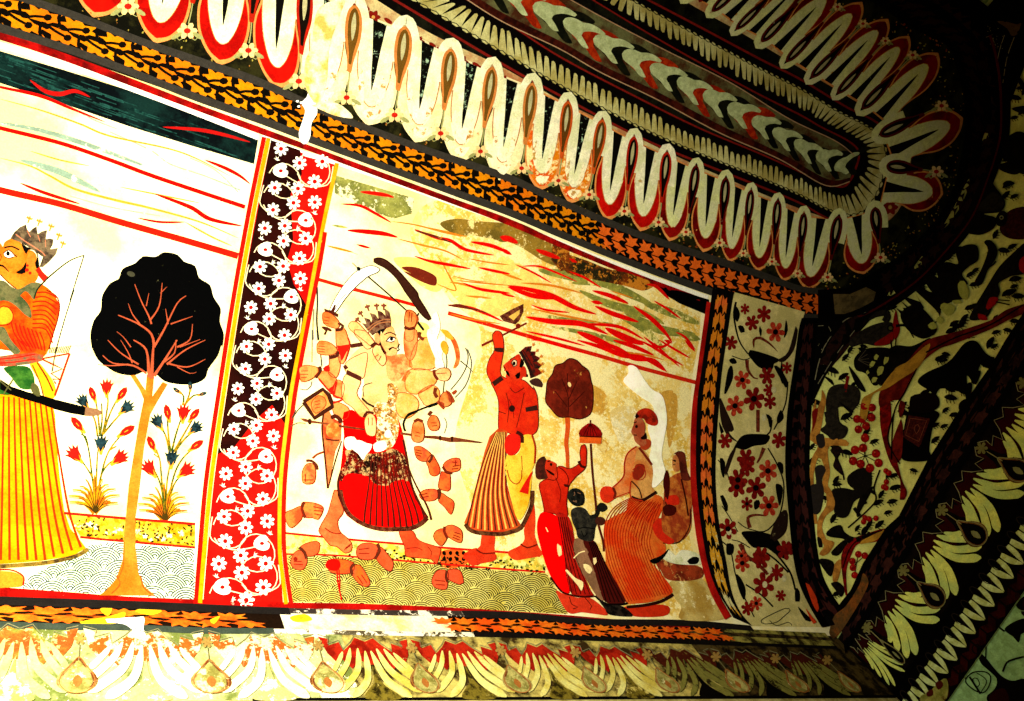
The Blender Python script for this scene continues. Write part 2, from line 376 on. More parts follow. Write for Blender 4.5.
# ---------------------------------------------------------------- lotus petals round the ceiling
# band between petals and ribs: cream ground with red blossoms
RP = Rail(V('330,-30 380,2 430,33 500,66 560,100 620,129 680,158 730,180 780,201 820,216 846,224 868,218 890,196 900,160 893,134 875,114 850,98 800,68 740,32 690,4 640,-28'),
          V('300,-10 355,22 410,50 470,78 530,108 590,138 640,166 690,192 740,212 790,232 825,240 850,240 880,228 905,204 914,160 906,120 888,96 860,78 812,46 760,14 710,-14'), n=200, match=True)
T = Thing('blossom_band', 'cream band with little red blossoms between the lotus petals and the ribbed band', 'painted band')
T.part('band_ground', RP.band(0, 1), ('cfc08c', dict(wear=.12, wcol='efe6c0', h2='b9885c', s2=7)), 1)
bs, bc = [], []
nb = 56
for i in range(nb):
    x, y = RP.p((i+.5)/nb, .55); x2, y2 = RP.p((i+.5)/nb, .1); r = max(3.2, min(7.5, .34*math.hypot(x-x2, y-y2)+1.5))
    bs.append([(x+r*(1+.22*math.cos(6*a))*math.cos(a), y+r*(1+.22*math.cos(6*a))*math.sin(a)) for a in [2*math.pi*k/24 for k in range(24)]]); bc.append(ell(x, y, r*.3, n=6))
    x, y = RP.p((i+1)/nb, .4)
    bs.append(ell(x, y, r*.8, r*.35, 35, n=8))
T.part('blossoms', bs, ('8c2b1c', dict(wear=.22, wcol='b98a5c')), 3, 'red blossoms'); T.part('blossom_centres', bc, 'c9a25c', 4)
_pp = [0]
def petal(M_, b, T_, fade, label, group, hot=0, lean=0, keyL=True, arch=True):
    """M_ = middle of the mouth, b = half-spacing vector, T_ = tip"""
    a = (T_[0]-M_[0], T_[1]-M_[1])
    def q(u, v): return (M_[0]+b[0]*u+a[0]*v, M_[1]+b[1]*u+a[1]*v)
    def sym(prof): return crv([q(-w, v) for w, v in prof], step=3)+[q(0, prof[-1][1]+.0)]+crv([q(w, v) for w, v in reversed(prof)], step=3)
    outer = [(1.0, -.02), (.74, .08), (.68, .2), (.74, .34), (.92, .5), (.97, .62), (.86, .78), (.5, .92), (.03, 1.0)]
    red = [(.9, .06), (.68, .1), (.6, .2), (.66, .34), (.84, .5), (.88, .62), (.77, .77), (.42, .9), (.03, .955)]
    white = [(.98, .0), (.72, .09), (.66, .2), (.68, .34), (.64, .5), (.54, .62), (.4, .72), (.2, .8), (.02, .82)]
    slit = [(.27, .0), (.2, .16), (.13, .34), (.08, .52), (.01, .66)]
    T = Thing('lotus_petal', label, 'painted petal', group); _pp[0] += 1; e = .45*(_pp[0] % 2)
    rc = {0: 'c8200f', 1: 'd8501c', 2: 'e3d7a2', 3: '9c1c10'}[fade]; wr = {0: .1, 1: .42, 2: .22, 3: .16}[fade]
    wc = {0: 'd9b070', 1: 'f0dca0', 2: 'd98a3a', 3: 'e0a060'}[fade]
    k = T.part('petal_edge', [sym(outer)], ('d99a5a' if fade != 2 else 'e6d9a8', dict(wear=.1, wcol='c9662c')), 2+e, 'pale petal outline')
    T.part('petal_red', [sym(red)], (rc, dict(wear=wr, wcol=wc, ws=14, h2={0: 'a5160c', 1: 'd98c20', 2: 'efe6bc', 3: '6e140c'}[fade], s2=8)), 3+e, 'faded whitish petal body' if fade == 2 else 'red petal body')
    T.part('petal_white', [sym(white)], ('ece8c6' if fade < 3 else 'dadca0', dict(wear=.16, wcol='c9b070', h2='dcdcae', s2=12)), 4+e, 'white inner petal')
    T.part('inner_line', [strk(sym([(w*1.0, v) for w, v in white[1:]]), .9 if fade == 2 else .7, smooth=False)], ('b8742c' if fade == 2 else 'c88a4c', dict(wear=.3, wcol='e6d9a8')), 5+e, 'thin ochre line')
    if fade in (1, 2): T.part('grime', [crv([q(s*.4, .5), q(s*.55, .62), q(s*.45, .72), q(s*.25, .8), q(s*.3, .66)], True, 3) for s in (-1, 1)]+[crv([q(.0, .84), q(.3, .82), q(.5, .8), q(.2, .93), q(-.2, .9)], True, 3)], ('c9a860', dict(wear=.62, wcol='efe6c0', ws=30, h2='b8864c', s2=40)), 5.05+e, 'ochre grime')
    T.part('petal_slit', [sym(slit)], ('191710', dict(wear=.3 if fade in (1, 2) else .1, ws=40, wcol='a9c0a0')), 5.2+e, 'black wedge')
    if arch:  # ribbon arching over the keyhole on the side +b
        k = [q(1+u, v) for u, v in ((-.42, .32), (-.46, .16), (-.4, .02), (-.2, -.1), (0, -.13), (.2, -.1), (.4, .02), (.46, .16), (.42, .32))]
        wd = math.hypot(*b)*.36
        T.part('arch', [strk(k, wd)], ('ece8c6' if fade < 3 else 'dadca0', dict(wear=.16, wcol='c9b070', h2='dcdcae', s2=12)), 5.9, 'white arch between petals')
        ky = [(-.28, .1), (-.2, .0), (0, -.05), (.2, .0), (.28, .1), (.26, .24), (.12, .4), (.06, .52), (-.06, .52), (-.12, .4), (-.26, .24)]
        T.part('keyhole_rim', [crv([q(1+u*1.18, v*1.1-.01) for u, v in ky], True, 3)], ({0: 'b5321a', 1: 'c4642a', 2: 'c98a4a', 3: '6e1c10'}[fade], dict(wear=.12)), 6.6)
        T.part('keyhole', [crv([q(1+u*.78, v*.92+.01) for u, v in ky], True, 3)], ({0: '241a10', 1: '6b4a1e', 2: '7a5c26', 3: '17110d'}[fade], dict(wear=.1, wcol='9c7a3c')), 7)
        T.part('keyhole_drop', [crv([q(1+u, v) for u, v in ((0, .0), (.09, .1), (.07, .2), (0, .27), (-.07, .2), (-.09, .1))], True, 3)], 'bcb68a', 8)
    # little blossom hanging between the tips
    x, y = q(1.0, .8); r = math.hypot(*b)*.24
    T.part('hanging_blossom', [ell(x+r*.9*math.cos(t), y+r*.7*math.sin(t), r*.55, r*.4, math.degrees(t), n=7) for t in [k*math.pi/3 for k in range(6)]], ('e3c78e', dict(wear=.15, wcol='b33a20')), 6)
    T.part('blossom_heart', [ell(x, y, r*.5, r*.4, n=8)], 'b83220', 7)
    T.part('stem', [strk([q(1, .5), q(1.02, .62), q(1, .74)], 1.2), *[ell(x+sx*r*1.5, y+r*(.5+abs(sx)*.2), r*.9, r*.32, sx*30, n=8) for sx in (-1, 1)], *[strk([(x+sx*r*.4, y+r*.9), (x+sx*r*1.1, y+r*1.3), (x+sx*r*1.5, y+r*.9)], .8) for sx in (-1, 1)]], 'a3a36c', 6)
# dark field of the petals
RF = Rail(V('-60,-46 0,-22 33,-2 85,17 144,40 205,61 260,80 327,110 373,128 430,150 507,175 551,196 628,228 680,246 757,271 799,286 845,286 904,252 933,222 950,196 962,150 964,103 955,64 947,46 912,24 880,4 845,-16'),
          V('-10,-130 50,-95 110,-70 170,-48 235,-24 300,-5 360,20 410,48 470,80 530,108 590,138 640,166 690,192 740,212 790,232 825,238 850,240 880,228 903,204 912,160 906,120 898,106 888,96 874,86 860,78 812,46 760,14'), n=140)
T = Thing('petal_field', 'dark green-black field between lotus petals, speckled with tiny yellow flowers and buds', 'painted ground')
T.part('field_ground', RF.band(0, 1.02), ('1b1b10', dict(h2='3c3a1e', s2=11, wear=.03)), 1)
sp = []
for i in range(520):
    u = rnd.random(); v = rnd.random()**1.5*.5; x, y = RF.p(u, v); r = rnd.uniform(.6, 1.6)
    sp.append(ell(x, y, r, r*.6, rnd.uniform(0, 180), n=5))
T.part('tiny_buds', sp, ('a39a4c', dict(h2='9a4a24', s2=30)), 2)
# near row: tips and the mouths (arches) traced left to right
tips = [(38, -8), (93, 17), (155, 43), (219, 65), (273, 87), (320, 108), (367, 125), (415, 142), (457, 162), (499, 180), (538, 190), (569, 203), (606, 220), (640, 231), (669, 241), (703, 252), (729, 262), (757, 271), (783, 281), (808, 290)]
arch = [(28, -132), (88, -108), (148, -84), (204, -62), (258, -44), (306, -10), (355, 12), (405, 33), (451, 55), (492, 73), (532, 89), (568, 107), (602, 125), (634, 142), (667, 157), (696, 170), (726, 182), (751, 194), (778, 204), (804, 217), (838, 220)]
places = ['at the far left edge, mostly above the picture']
for i, t in enumerate(tips):
    A, B = arch[i], arch[i+1]; M_ = ((A[0]+B[0])/2, (A[1]+B[1])/2); b = ((B[0]-A[0])/2, (B[1]-A[1])/2)
    if i < 5: f = 0
    elif i < 10: f = 2
    elif i < 12: f = 1
    else: f = 0 if i < 14 else 3
    col = {0: 'bright red', 1: 'orange-yellow', 2: 'faded white', 3: 'dark red'}[f]
    petal(M_, b, t, f, '%s lotus petal, %s from the left in the near row' % (col, ORD[i]), 'lotus petals of the near row')
# end fan
fan = [((857, 216), (18, -5), (864, 274)), ((885, 187), (5, -21), (943, 194)), ((891, 152), (-7, -19), (963, 118))]
for (m_, b, t), s in zip(fan, ('pointing down at the lower turn of the ceiling end', 'pointing right, the broad blunt lower one at the ceiling end', 'pointing right, the upper one at the ceiling end')):
    petal(m_, b, t, 3, 'dark red lotus petal '+s, 'lotus petals of the rounded end', arch=(m_[0] != 862))
# far row, seen foreshortened beyond the ribbon
fart = [(938, 53), (909, 36), (888, 19), (862, 2), (836, -14), (812, -28), (790, -42), (766, -56), (742, -70)]
fara = [(893, 126), (866, 105), (841, 90), (815, 74), (790, 58), (765, 38), (740, 26), (716, 8), (690, -6), (664, -20)]
for i, t in enumerate(fart):
    A, B = fara[i], fara[i+1]; M_ = ((A[0]+B[0])/2, (A[1]+B[1])/2)
    petal(M_, ((B[0]-A[0])/2, (B[1]-A[1])/2), t, 3, 'dim red lotus petal, %s from the rounded end in the far row' % ORD[i], 'lotus petals of the far row')
# ---------------------------------------------------------------- drawing helpers for the pictures
FR.update({'W1': (290, 250, 7.792), 'W2': (380, 250, 7.792), 'W3': (290, 330, 7.792), 'W4': (380, 330, 7.792), 'W5': (290, 410, 7.792),
 'W6': (380, 410, 7.792), 'W7': (280, 490, 7.792), 'W8': (380, 490, 7.792), 'S1': (470, 300, 7.792), 'S2': (460, 380, 7.792),
 'S3': (450, 470, 7.792), 'S4': (530, 420, 7.792), 'S5': (530, 500, 5.838), 'S6': (590, 390, 7.792), 'S7': (590, 470, 4.38),
 'S8': (0, 200, 7.01), 'L1': (0, 290, 5.392), 'L2': (0, 500, 5.838), 'L3': (50, 370, 4.524), 'L4': (195, 130, 4.38)})
def C(s, fr='P', step=3.0): return crv(V(s, fr), True, step)          # closed smooth shape
def PG(s, fr='P'): return V(s, fr)                                   # straight-edged shape
def K(s, fr='P', w=1.0, w1=None, taper=False, smooth=True): return strk(V(s, fr), w, w1, smooth, 3.0, taper)
def OL(sh, w=.8):
    if isinstance(sh, tuple): sh = list(sh[1])+list(sh[2])[::-1]
    return strk(list(sh)+[sh[0]], w, smooth=False)       # outline
def inside(p, poly):
    x, y = p; c = False; n = len(poly); j = n-1
    for i in range(n):
        a, b = poly[i], poly[j]
        if (a[1] > y) != (b[1] > y) and x < (b[0]-a[0])*(y-a[1])/(b[1]-a[1]+1e-12)+a[0]: c = not c
        j = i
    return c
def scales(poly, rx, ry, rows_a, lw=.75, rings=6, lean=0.0, holes=()):
    """overlapping fish-scale water: concentric arcs, nearer rows hide farther ones"""
    xs = [p[0] for p in poly]; ys = [p[1] for p in poly]; ca, sa = math.cos(rows_a), math.sin(rows_a)
    cx, cy = sum(xs)/len(xs), sum(ys)/len(ys); R = math.hypot(max(xs)-min(xs), max(ys)-min(ys))/2+rx
    cs = []; j = 0; y = -R
    while y < R:
        x = -R+(rx if j % 2 else 0)
        while x < R:
            cs.append((j, cx+x*ca-y*sa+lean*y, cy+x*sa+y*ca)); x += 2*rx*.93
        y += ry*.8; j += 1
    out = []
    for j, x0, y0 in cs:
        nb = [(a, b) for k, a, b in cs if (k > j and k <= j+3 or (k == j and a > x0)) and abs(a-x0) < 3*rx and abs(b-y0) < 3*ry]
        for r in range(rings):
            f = 1-r/rings; run = []
            for t in range(19):
                th = math.pi*(1+t/18); dx, dy = rx*f*math.cos(th), ry*1.25*f*math.sin(th)
                p = (x0+dx*ca-dy*sa, y0+dx*sa+dy*ca)
                hid = any((((p[0]-a)*ca+(p[1]-b)*sa)/rx)**2+((-(p[0]-a)*sa+(p[1]-b)*ca)/(ry*1.25))**2 < 1 and (-(p[0]-a)*sa+(p[1]-b)*ca) < 1 for a, b in nb)
                if hid or not inside(p, poly) or any(inside(p, h) for h in holes):
                    if len(run) > 1: out.append(strk(run, lw, smooth=False))
                    run = []
                else: run.append(p)
            if len(run) > 1: out.append(strk(run, lw, smooth=False))
    return out
def loc(pts, x, y, s, a, sx=1.0):
    ca, sa = math.cos(math.radians(a)), math.sin(math.radians(a))
    return [(x+(u*sx*ca-v*sa)*s, y+(u*sx*sa+v*ca)*s) for u, v in pts]
TULIP = [(-.16, .9), (-.42, .5), (-.55, .0), (-.8, -.5), (-.42, -.32), (-.38, -.85), (-.1, -.45), (.08, -1.0), (.2, -.45), (.5, -.8), (.48, -.3), (.85, -.45), (.55, .05), (.42, .5), (.16, .9)]
BUD = [(0, -1), (.3, -.65), (.42, -.1), (.36, .4), (.14, .9), (-.14, .9), (-.36, .4), (-.42, -.1), (-.3, -.65)]
def daisy(x, y, r, a=0, pet=8, yx=1.0):
    f = lambda t: r*(.42+.58*abs(math.cos(pet*t/2))**.6)
    return [(x+f(t)*math.cos(t+a), y+f(t)*yx*math.sin(t+a)) for t in [2*math.pi*k/(pet*6) for k in range(pet*6)]]
INK = '241610'
# ================================================================= LEFT PICTURE PANEL
SKY = V('-40,36 0,51 64,70 128,90 192,114 258,140 254,164 192,146 128,126 64,104 0,83 -40,68')
T = Thing('sky_band', 'dark blue-green band of sky along the top of the left picture panel', 'painted sky')
T.part('band', [V('-40,36 0,51 64,70 128,90 192,114 258,140 254,164 192,146 128,126 64,104 0,83 -40,68')], ('10191a', dict(h2='1e3a34', s2=7, wear=.05, wcol='5c7a6c')), 2)
T.part('brush_strokes', [strk([(x, y), (x+l*.5, y+l*.19), (x+l, y+l*.36)], w) for x, y, l, w in [(rnd.uniform(-20, 215), 0, rnd.uniform(14, 40), rnd.uniform(.5, 1.3)) for _ in range(90)] for y in [.38*x+rnd.uniform(50, 80)] if inside((x, y-2), SKY) and inside((x+l, y+l*.36+2), SKY)], ('2f5a50', dict(h2='14302c', s2=30)), 3)
T.part('red_streak', [K('30,80 45,91 60,94 75,91 90,97', w=4.5, taper=True), K('163,127 200,130 225,135 250,142', w=3.6, taper=True)], 'b3221c', 4, 'red streaks')
T = Thing('cloud_streaks', 'thin red, orange and grey wavy cloud lines below the dark band in the left panel', 'painted clouds', kind='stuff')
T.part('red_line', [K('-30,80 0,87 40,96 70,108 105,122', w=3.4, taper=True), K('-30,120 0,128 60,143 110,160 150,175 200,192 215,197 245,207', w=4.2), K('205,160 225,168 240,176 250,184', w=3.6, taper=True), K('155,194 190,207 210,219 242,226', w=4.4, taper=True),
  K('20,183 45,193 80,204', w=3.5, taper=True), K('138,218 160,222 185,222', w=2.4, taper=True)], 'd8180c', 3)
T.part('orange_line', [K('0,99 40,110 80,124 110,136 180,152 230,176', w=2, taper=True), K('0,158 30,166 50,176 75,189 115,200 150,208 200,222 238,238', w=2.6, taper=True), K('185,222 210,236 232,246', w=1.8, taper=True), K('30,151 60,160 90,166', w=1.6, taper=True), K('120,187 160,195 200,203', w=1.6, taper=True)], 'e39a3a', 3)
T.part('grey_line', [K('-20,120 30,128 70,139 110,153 150,168', w=5, taper=True), K('20,160 60,172 100,192', w=7, taper=True), K('0,50 1,51', w=.5), K('110,132 150,150 170,164 205,176 240,190', w=1.2), K('70,196 110,207 160,216', w=1.2), K('60,100 90,118 120,130', w=1.4, taper=True), K('190,158 215,170 238,192', w=1)], ('8ea08a', dict(wear=.35, wcol='e9e3c4')), 2)
T = Thing('ruled_red_line', 'straight red line closing the streaked sky above the black tree in the left panel', 'painted line')
T.part('line', [K('-40,178 0,190 60,204 120,222 180,239 238,256', w=6.5)], 'de2a14', 3)
# frame lines beside the flower strip
T = Thing('panel_frame', 'red and yellow upright double line between the left panel and the white-flowered strip', 'painted frame')
T.part('red_line', [K('264,137 249,210 233,300 219,390 206,480 199,560 196,603', w=4.4)], 'd8200f', 6); T.part('yellow_line', [K('268.5,138 253.5,212 238,300 224,390 211,480 203.5,560 200,603', w=4.2)], 'dc9c08', 6)
# the black tree
T = Thing('painted_tree', 'tall black round-crowned tree with a pale orange trunk in the left panel', 'painted tree')
crown = crv(V('357,690 352,640 366,585 392,548 398,490 430,440 462,424 478,385 528,362 556,336 605,338 640,320 692,330 716,356 760,374 776,420 818,448 832,495 860,540 856,590 872,640 866,690', 'B1')+V('862,20 848,62 812,112 798,150 752,172 690,172 640,160 602,130 560,124 520,138 460,130 415,105 380,75 358,30', 'C1'), True, 4)
T.part('crown', [crown], ('060605', dict(wear=.09, wcol='8c8a5c', ws=60)), 3, 'black scalloped crown')
T.part('crown_lobe', [OL(crv([(x+r*math.cos(t), y+r*math.sin(t)) for t in [math.radians(a0+k*20) for k in range(9)]], step=3), .5) for x, y, r, a0 in [(112, 292, 14, 160), (133, 270, 14, 170), (163, 262, 15, 200), (190, 280, 14, 230), (205, 305, 13, 270), (104, 318, 13, 140), (208, 333, 12, 290)]][:0] or [ell(131, 274, 4.2, 2.6, 20)], '4c4a38', 4)
trunk = V('572,135 566,200 556,250 540,330 520,450 502,560 490,690', 'C1')+V('468,60 462,170 438,240 400,285 372,303 585,303 545,270 522,220 510,120', 'D1')+V('527,690 545,560 560,420 584,290 612,240 652,172 634,163 592,222 600,135', 'C1')
T.part('trunk', [trunk, V('508,138 545,196 560,232 572,205 526,136', 'C1')], ('cc8430', dict(h2='bc7020', s2=8)), 7.5, 'pale orange trunk')
T.part('trunk_root', [K('440,230 452,262 420,296', 'D1', 1.2), K('530,230 540,270 570,298', 'D1', 1.2), K('468,100 464,190 445,240', 'D1', .8)], '9c5a20', 8.5)
br = [('580,145 575,60 560,25 520,0', 'C1', 3.2), ('590,150 595,60 600,0', 'C1', 4), ('600,690 590,640 540,600 460,565', 'B1', 2.6), ('590,600 580,570 550,510 525,445', 'B1', 1.8), ('545,600 515,560 500,520', 'B1', 1.4), ('585,585 620,530 632,440', 'B1', 1.8), ('625,480 650,455', 'B1', 1), ('570,530 580,480', 'B1', 1.2),
 ('600,690 640,620 690,520 725,490', 'B1', 2.4), ('655,600 645,540', 'B1', 1.4), ('665,600 750,570', 'B1', 1.5), ('600,140 640,80 690,0', 'C1', 3.2), ('640,85 680,50 685,0', 'C1', 2), ('690,690 740,660 750,600', 'B1', 1.8), ('650,95 720,40 800,0', 'C1', 2), ('650,90 730,105 800,75', 'C1', 1.8), ('690,105 740,130 765,125', 'C1', 1.2), ('700,690 780,660', 'B1', 1.2),
 ('570,130 520,100 440,90 400,60', 'C1', 2.2), ('500,95 430,100 380,95', 'C1', 1.6), ('540,95 470,50 420,0', 'C1', 1.8), ('510,690 480,650 455,630', 'B1', 1.2), ('515,90 500,50 470,0', 'C1', 1.3)]
T.part('branches', [strk(V(s, f), w, w*.35) for s, f, w in br], 'a8593a', 9, 'thin brown branch')
# lily plants
def lily(label, base, leaves, stems, fl):
    T = Thing('flowering_plant', label, 'painted plant', 'flowering plants under the black tree')
    bx, by = base
    T.part('leaf_tuft', [strk([(bx, by), (bx+dx*.45, by+dy*.75), (bx+dx, by+dy*(1 if abs(dx) < 12 else .86))], w*1.7, 1.2) for dx, dy, w in leaves], ('c8901a', dict(h2='b86018', s2=40)), 3, 'yellow curved leaves')
    T.part('leaf_edge_line', [strk([(bx+1, by), (bx+dx*.45+1.2, by+dy*.72+1.5), (bx+dx+.5, by+dy*(1 if abs(dx) < 12 else .86)+1.6)], 1.1, .5) for dx, dy, w in leaves], '4a3a12', 4, 'dark leaf edges')  # dark outline drawn along one edge of each leaf
    T.part('stems', [strk(V(s, 'L3'), 2.2, 1.3) for s in stems], ('4c5a1c', dict(h2='a88416', s2=50)), 3)
    for x, y, s, a, c, k in fl:
        x, y = V('%g,%g' % (x, y), 'L3')[0]
        p = T.part('flower' if k else 'bud', [loc(TULIP if k else BUD, x, y, s, a)], {'r': 'd6261a', 'b': ('1c2a2c', dict(h2='30484a', s2=60))}[c], 6, {'r': 'red', 'b': 'blue-black'}[c]+(' flower' if k else ' bud'))
        T.part('calyx', [loc([(-.3, .35), (0, .95), (.3, .35), (.15, 1.25), (-.1, 1.25)], x, y, s, a), loc([(-.1, -.3), (.12, -.3), (.06, .6), (-.06, .6)], x, y, s*(.5 if k == 0 else .01), a)], 'dd9a30', 7, None, p)
LV = [(-25, -13, 3), (-26, -20, 3), (-22, -27, 3.2), (-15, -31, 3.2), (-9, -34, 3), (0, -38, 3), (8, -34, 3), (14, -33, 3.2), (21, -28, 3.2), (25, -21, 3), (23, -12, 3), (-18, -12, 2.6), (16, -14, 2.6)]
lily('lily-like plant with red and blue-black flowers left of the black tree trunk', (94.5, 513), LV,
 ['200,600 195,500 150,420 115,385', '205,600 190,480 170,340 130,260', '208,600 210,480 215,380 225,330', '210,600 235,460 270,360 340,275', '215,600 230,480 270,420 320,395', '225,300 235,230 233,150', '235,300 250,230 262,140 255,90', '240,290 270,200 310,120', '240,290 290,230 340,175', '215,300 200,220 150,150', '225,290 215,190 200,110', '170,340 160,300 140,290', '270,360 300,345'],
 [(255, 75, 9, 0, 'r', 1), (192, 108, 8, -20, 'r', 0), (325, 108, 8.5, 35, 'r', 0), (148, 140, 8.5, -35, 'b', 1), (348, 168, 9, 50, 'b', 1), (123, 245, 9.5, -40, 'r', 0), (347, 275, 9.5, 58, 'r', 0), (230, 330, 9.5, 2, 'b', 1), (108, 378, 10.5, -42, 'r', 1), (318, 395, 10, 52, 'r', 1)])
lily('lily-like plant with red and blue-black flowers right of the black tree trunk', (164, 521), LV,
 ['520,640 500,520 470,450', '520,640 505,500 495,400 465,340', '520,640 530,500 545,420', '525,640 560,480 600,400 665,340', '530,640 560,520 610,460', '545,370 535,290 530,200', '550,370 570,290 600,200', '560,370 600,300 655,205', '565,370 610,310 660,270', '540,370 520,290 480,235', '600,160 605,120 580,90', '610,160 630,110 632,70', '615,150 650,115 690,110', '480,360 490,395 470,380'],
 [(603, 190, 9.5, 5, 'r', 1), (531, 192, 8.5, -12, 'r', 0), (652, 202, 8, 40, 'r', 0), (485, 232, 9, -30, 'b', 1), (660, 260, 8.5, 50, 'b', 1), (458, 332, 8.5, -25, 'r', 0), (662, 340, 8.5, 55, 'r', 0), (550, 395, 9.5, 5, 'b', 1), (446, 442, 10, -35, 'r', 1), (618, 452, 10, 52, 'r', 1), (572, 92, 4.5, -50, 'b', 0), (634, 72, 5, 0, 'b', 0), (690, 108, 4.5, 70, 'b', 0)])
# ground strips
T = Thing('flower_strip', 'narrow yellow ground strip of small blossoms under the plants of the left panel', 'painted strip')
g = V('66,514 110,518 195,525 195,547 110,540 80,536')
T.part('strip_ground', [g], ('cc9418', dict(h2='dfb848', s2=40)), 3)
T.part('blossoms', [daisy(rnd.uniform(84, 190), 0, 0) for _ in range(0)]+[daisy(x, 520+x*.085+dy, rnd.uniform(2.5, 4.2), 1, 5) for x, dy in [(78+i*6.1, rnd.uniform(-3, 12)) for i in range(19)] if inside((x, 520+x*.085+dy), g)], ('d8a824', dict(h2='f3eec8', s2=60)), 4)
T.part('dark_leaves', [ell(x, y, rnd.uniform(1, 2.4), rnd.uniform(.6, 1.2), rnd.uniform(0, 180), n=6) for x, y in [(rnd.uniform(76, 194), rnd.uniform(514, 548)) for _ in range(150)] if inside((x, y), g)], '3c3c16', 5)
T.part('red_edge', [K('64,513 110,517 195,524', w=2.6), K('80,537 110,540 195,547.5', w=2.2)], 'c8281a', 5)
T = Thing('painted_water', 'pale green fish-scale water pattern at the foot of the left panel', 'painted water', kind='stuff')
wp = V('28,577 50,566 80,556 88,545 110,542 194,549 196,601 110,594 20,589')
T.part('water_ground', [wp], ('e2e4c6', dict(h2='d4dcb4', s2=14)), 3)
T.part('water_lines', scales(wp, 18, 15, .05, 1.25, 8), ('3c5244', dict(wear=.25, wcol='d8dabc')), 4)
# crowned archer cut by the left edge
T = Thing('painted_person', 'crowned bearded person in a yellow pleated skirt with bow, cut by the left edge', 'painted person')
skirt = V('-30,384 0,392 30,396 52,402 55,415 57,450 60,480 64,510 70,528 80,540 86,548 72,556 40,561 0,564 -30,566')
face = C('-20,330 0,300 20,330 28,300 70,272 130,285 180,340 235,360 258,400 250,440 262,480 270,520 250,570 190,620 110,622 50,575 0,525 -20,500', 'S8')
T.part('face', [face], ('cf842c', dict(h2='c4701e', s2=20)), 5, 'orange-brown face in profile')
T.part('hair', [C('150,300 190,330 235,335 260,360 275,480 255,480 245,440 262,400 240,355 200,350 185,380 165,350', 'S8'), C('110,508 140,490 165,465 185,430 178,510 150,520', 'S8')], '15110d', 6, 'black hair and sideburn')
T.part('eye', [C('25,370 60,352 90,375 100,395 60,408 35,395', 'S8')], 'efe8d0', 6); T.part('eye_line', [K('22,375 60,350 95,380 118,398', 'S8', 1.1), K('30,395 60,408 95,398', 'S8', .9), K('30,335 80,325 135,350', 'S8', 1.5), ell(8, 253.5, 1.9, 2.4)], '191410', 7)
T.part('moustache', [K('-10,455 20,462 45,485 62,502', 'S8', 2.2, .8)], '191410', 7); T.part('nose_line', [K('0,378 12,400 -8,440', 'S8', .7), K('0,520 50,572 115,622', 'S8', 1.0)], '5c2a10', 7)
T.part('ear', [C('195,385 225,362 250,400 240,450 205,475 192,430', 'S8')], 'd9782c', 7); T.part('earring', [ell(27, 270, 1.8), ell(30, 273, 1.5), ell(27.5, 265.5, 1.2)], 'c8281a', 8)
cr = V('72,270 100,225 140,190 180,172 188,205 205,225 230,200 255,185 258,215 262,240 295,220 328,212 322,250 318,275 350,270 372,276 368,310 350,345 375,342 404,336 390,380 345,430 300,470 275,470 290,430 300,400 260,370 200,330 140,295', 'S8')
T.part('crown', [cr], ('4e4234', dict(h2='7a6a50', s2=40)), 8, 'spiked brown-grey crown')
T.part('crown_band', [K('110,240 170,285 240,330 300,370 318,392', 'S8', 1.1), K('190,215 215,260', 'S8', .8), K('265,245 280,290', 'S8', .8), K('318,280 320,330', 'S8', .8)], ('b87a5a'), 9)
T.part('crown_finial', [x for cx, cy in ((205, 130), (275, 150), (357, 185), (412, 248), (440, 305)) for x in (loc([(-.2, 1.6), (-.2, .3), (-1, .1), (-.8, -.7), (-.3, -.2), (0, -1), (.4, -.2), (1, -.6), (.9, .2), (.2, .3), (.1, 1.6)], cx/7.01, 200+cy/7.01, 3.1, 18),)], 'd98a3a', 9, 'orange sprigs on the crown')
T.part('necklace', [K('262,480 290,520 325,550', 'S8', 5), K('270,520 300,560 318,572', 'S8', 2)], 'd0301c', 7, 'red tie behind the neck')
jk = crv(V('250,575 310,600 360,640 400,700', 'S8')+V('318,90 305,170 280,260 262,320 235,360 180,360 120,350 60,330 0,320 -80,300 -80,-60 60,0 140,-20', 'L1'), True, 4)
T.part('jacket', [jk], ('d0700f', dict(h2='c4400f', s2=9)), 5, 'orange striped jacket')
st = [K('%g,%g %g,%g %g,%g' % (175, 20+i*23, 245, 12+i*25, 315-i*4, 45+i*30), 'L1', 1.3) for i in range(9)]+[K('%g,%g %g,%g %g,%g' % (60+i*22, 170+i*8, 80+i*22, 240+i*5, 130+i*16, 300+i*4), 'L1', 1.3) for i in range(8)]+[K('%g,%g %g,%g' % (20+i*24, 250+i*6, 50+i*24, 320+i*2), 'L1', 1.2) for i in range(6)]
T.part('jacket_stripes', st, 'c3240f', 6, 'red jacket stripes'); T.part('jacket_outline', [K('250,0 300,30 320,80 312,150 285,240 262,320', 'L1', 1.2), OL(C('0,95 40,90 70,130 60,175 20,190 -20,180', 'L1'), 1)], '7c2410', 7)
T.part('hand', [C('-20,100 20,92 60,105 72,140 55,172 15,185 -20,170', 'L1')], 'e3962e', 6, 'orange hand')
T.part('scarf', [C('-60,570 30,568 70,600 130,625 220,580 290,590 250,640 240,700 180,640 120,690 60,700 -60,700', 'S8'), C('-40,0 60,0 120,40 160,90 170,150 130,130 90,90 40,60 -40,50', 'L1'), C('-30,210 20,200 60,270 110,330 80,350 30,300 -30,240', 'L1')], ('6e6a46', dict(h2='4a5434', s2=30, wear=.1, wcol='c9b070')), 8, 'olive grey scarf')
T.part('belt', [V('-40,362 60,348 180,338 235,352 225,382 150,400 60,410 -40,412', 'L1')], ('b5442c', dict(h2='6e6246', s2=25)), 8, 'red and brown belt'); T.part('belt_line', [K('-40,375 80,365 190,345', 'L1', 1.2), K('-40,396 80,388 190,372', 'L1', 1.2)], 'd02818', 9)
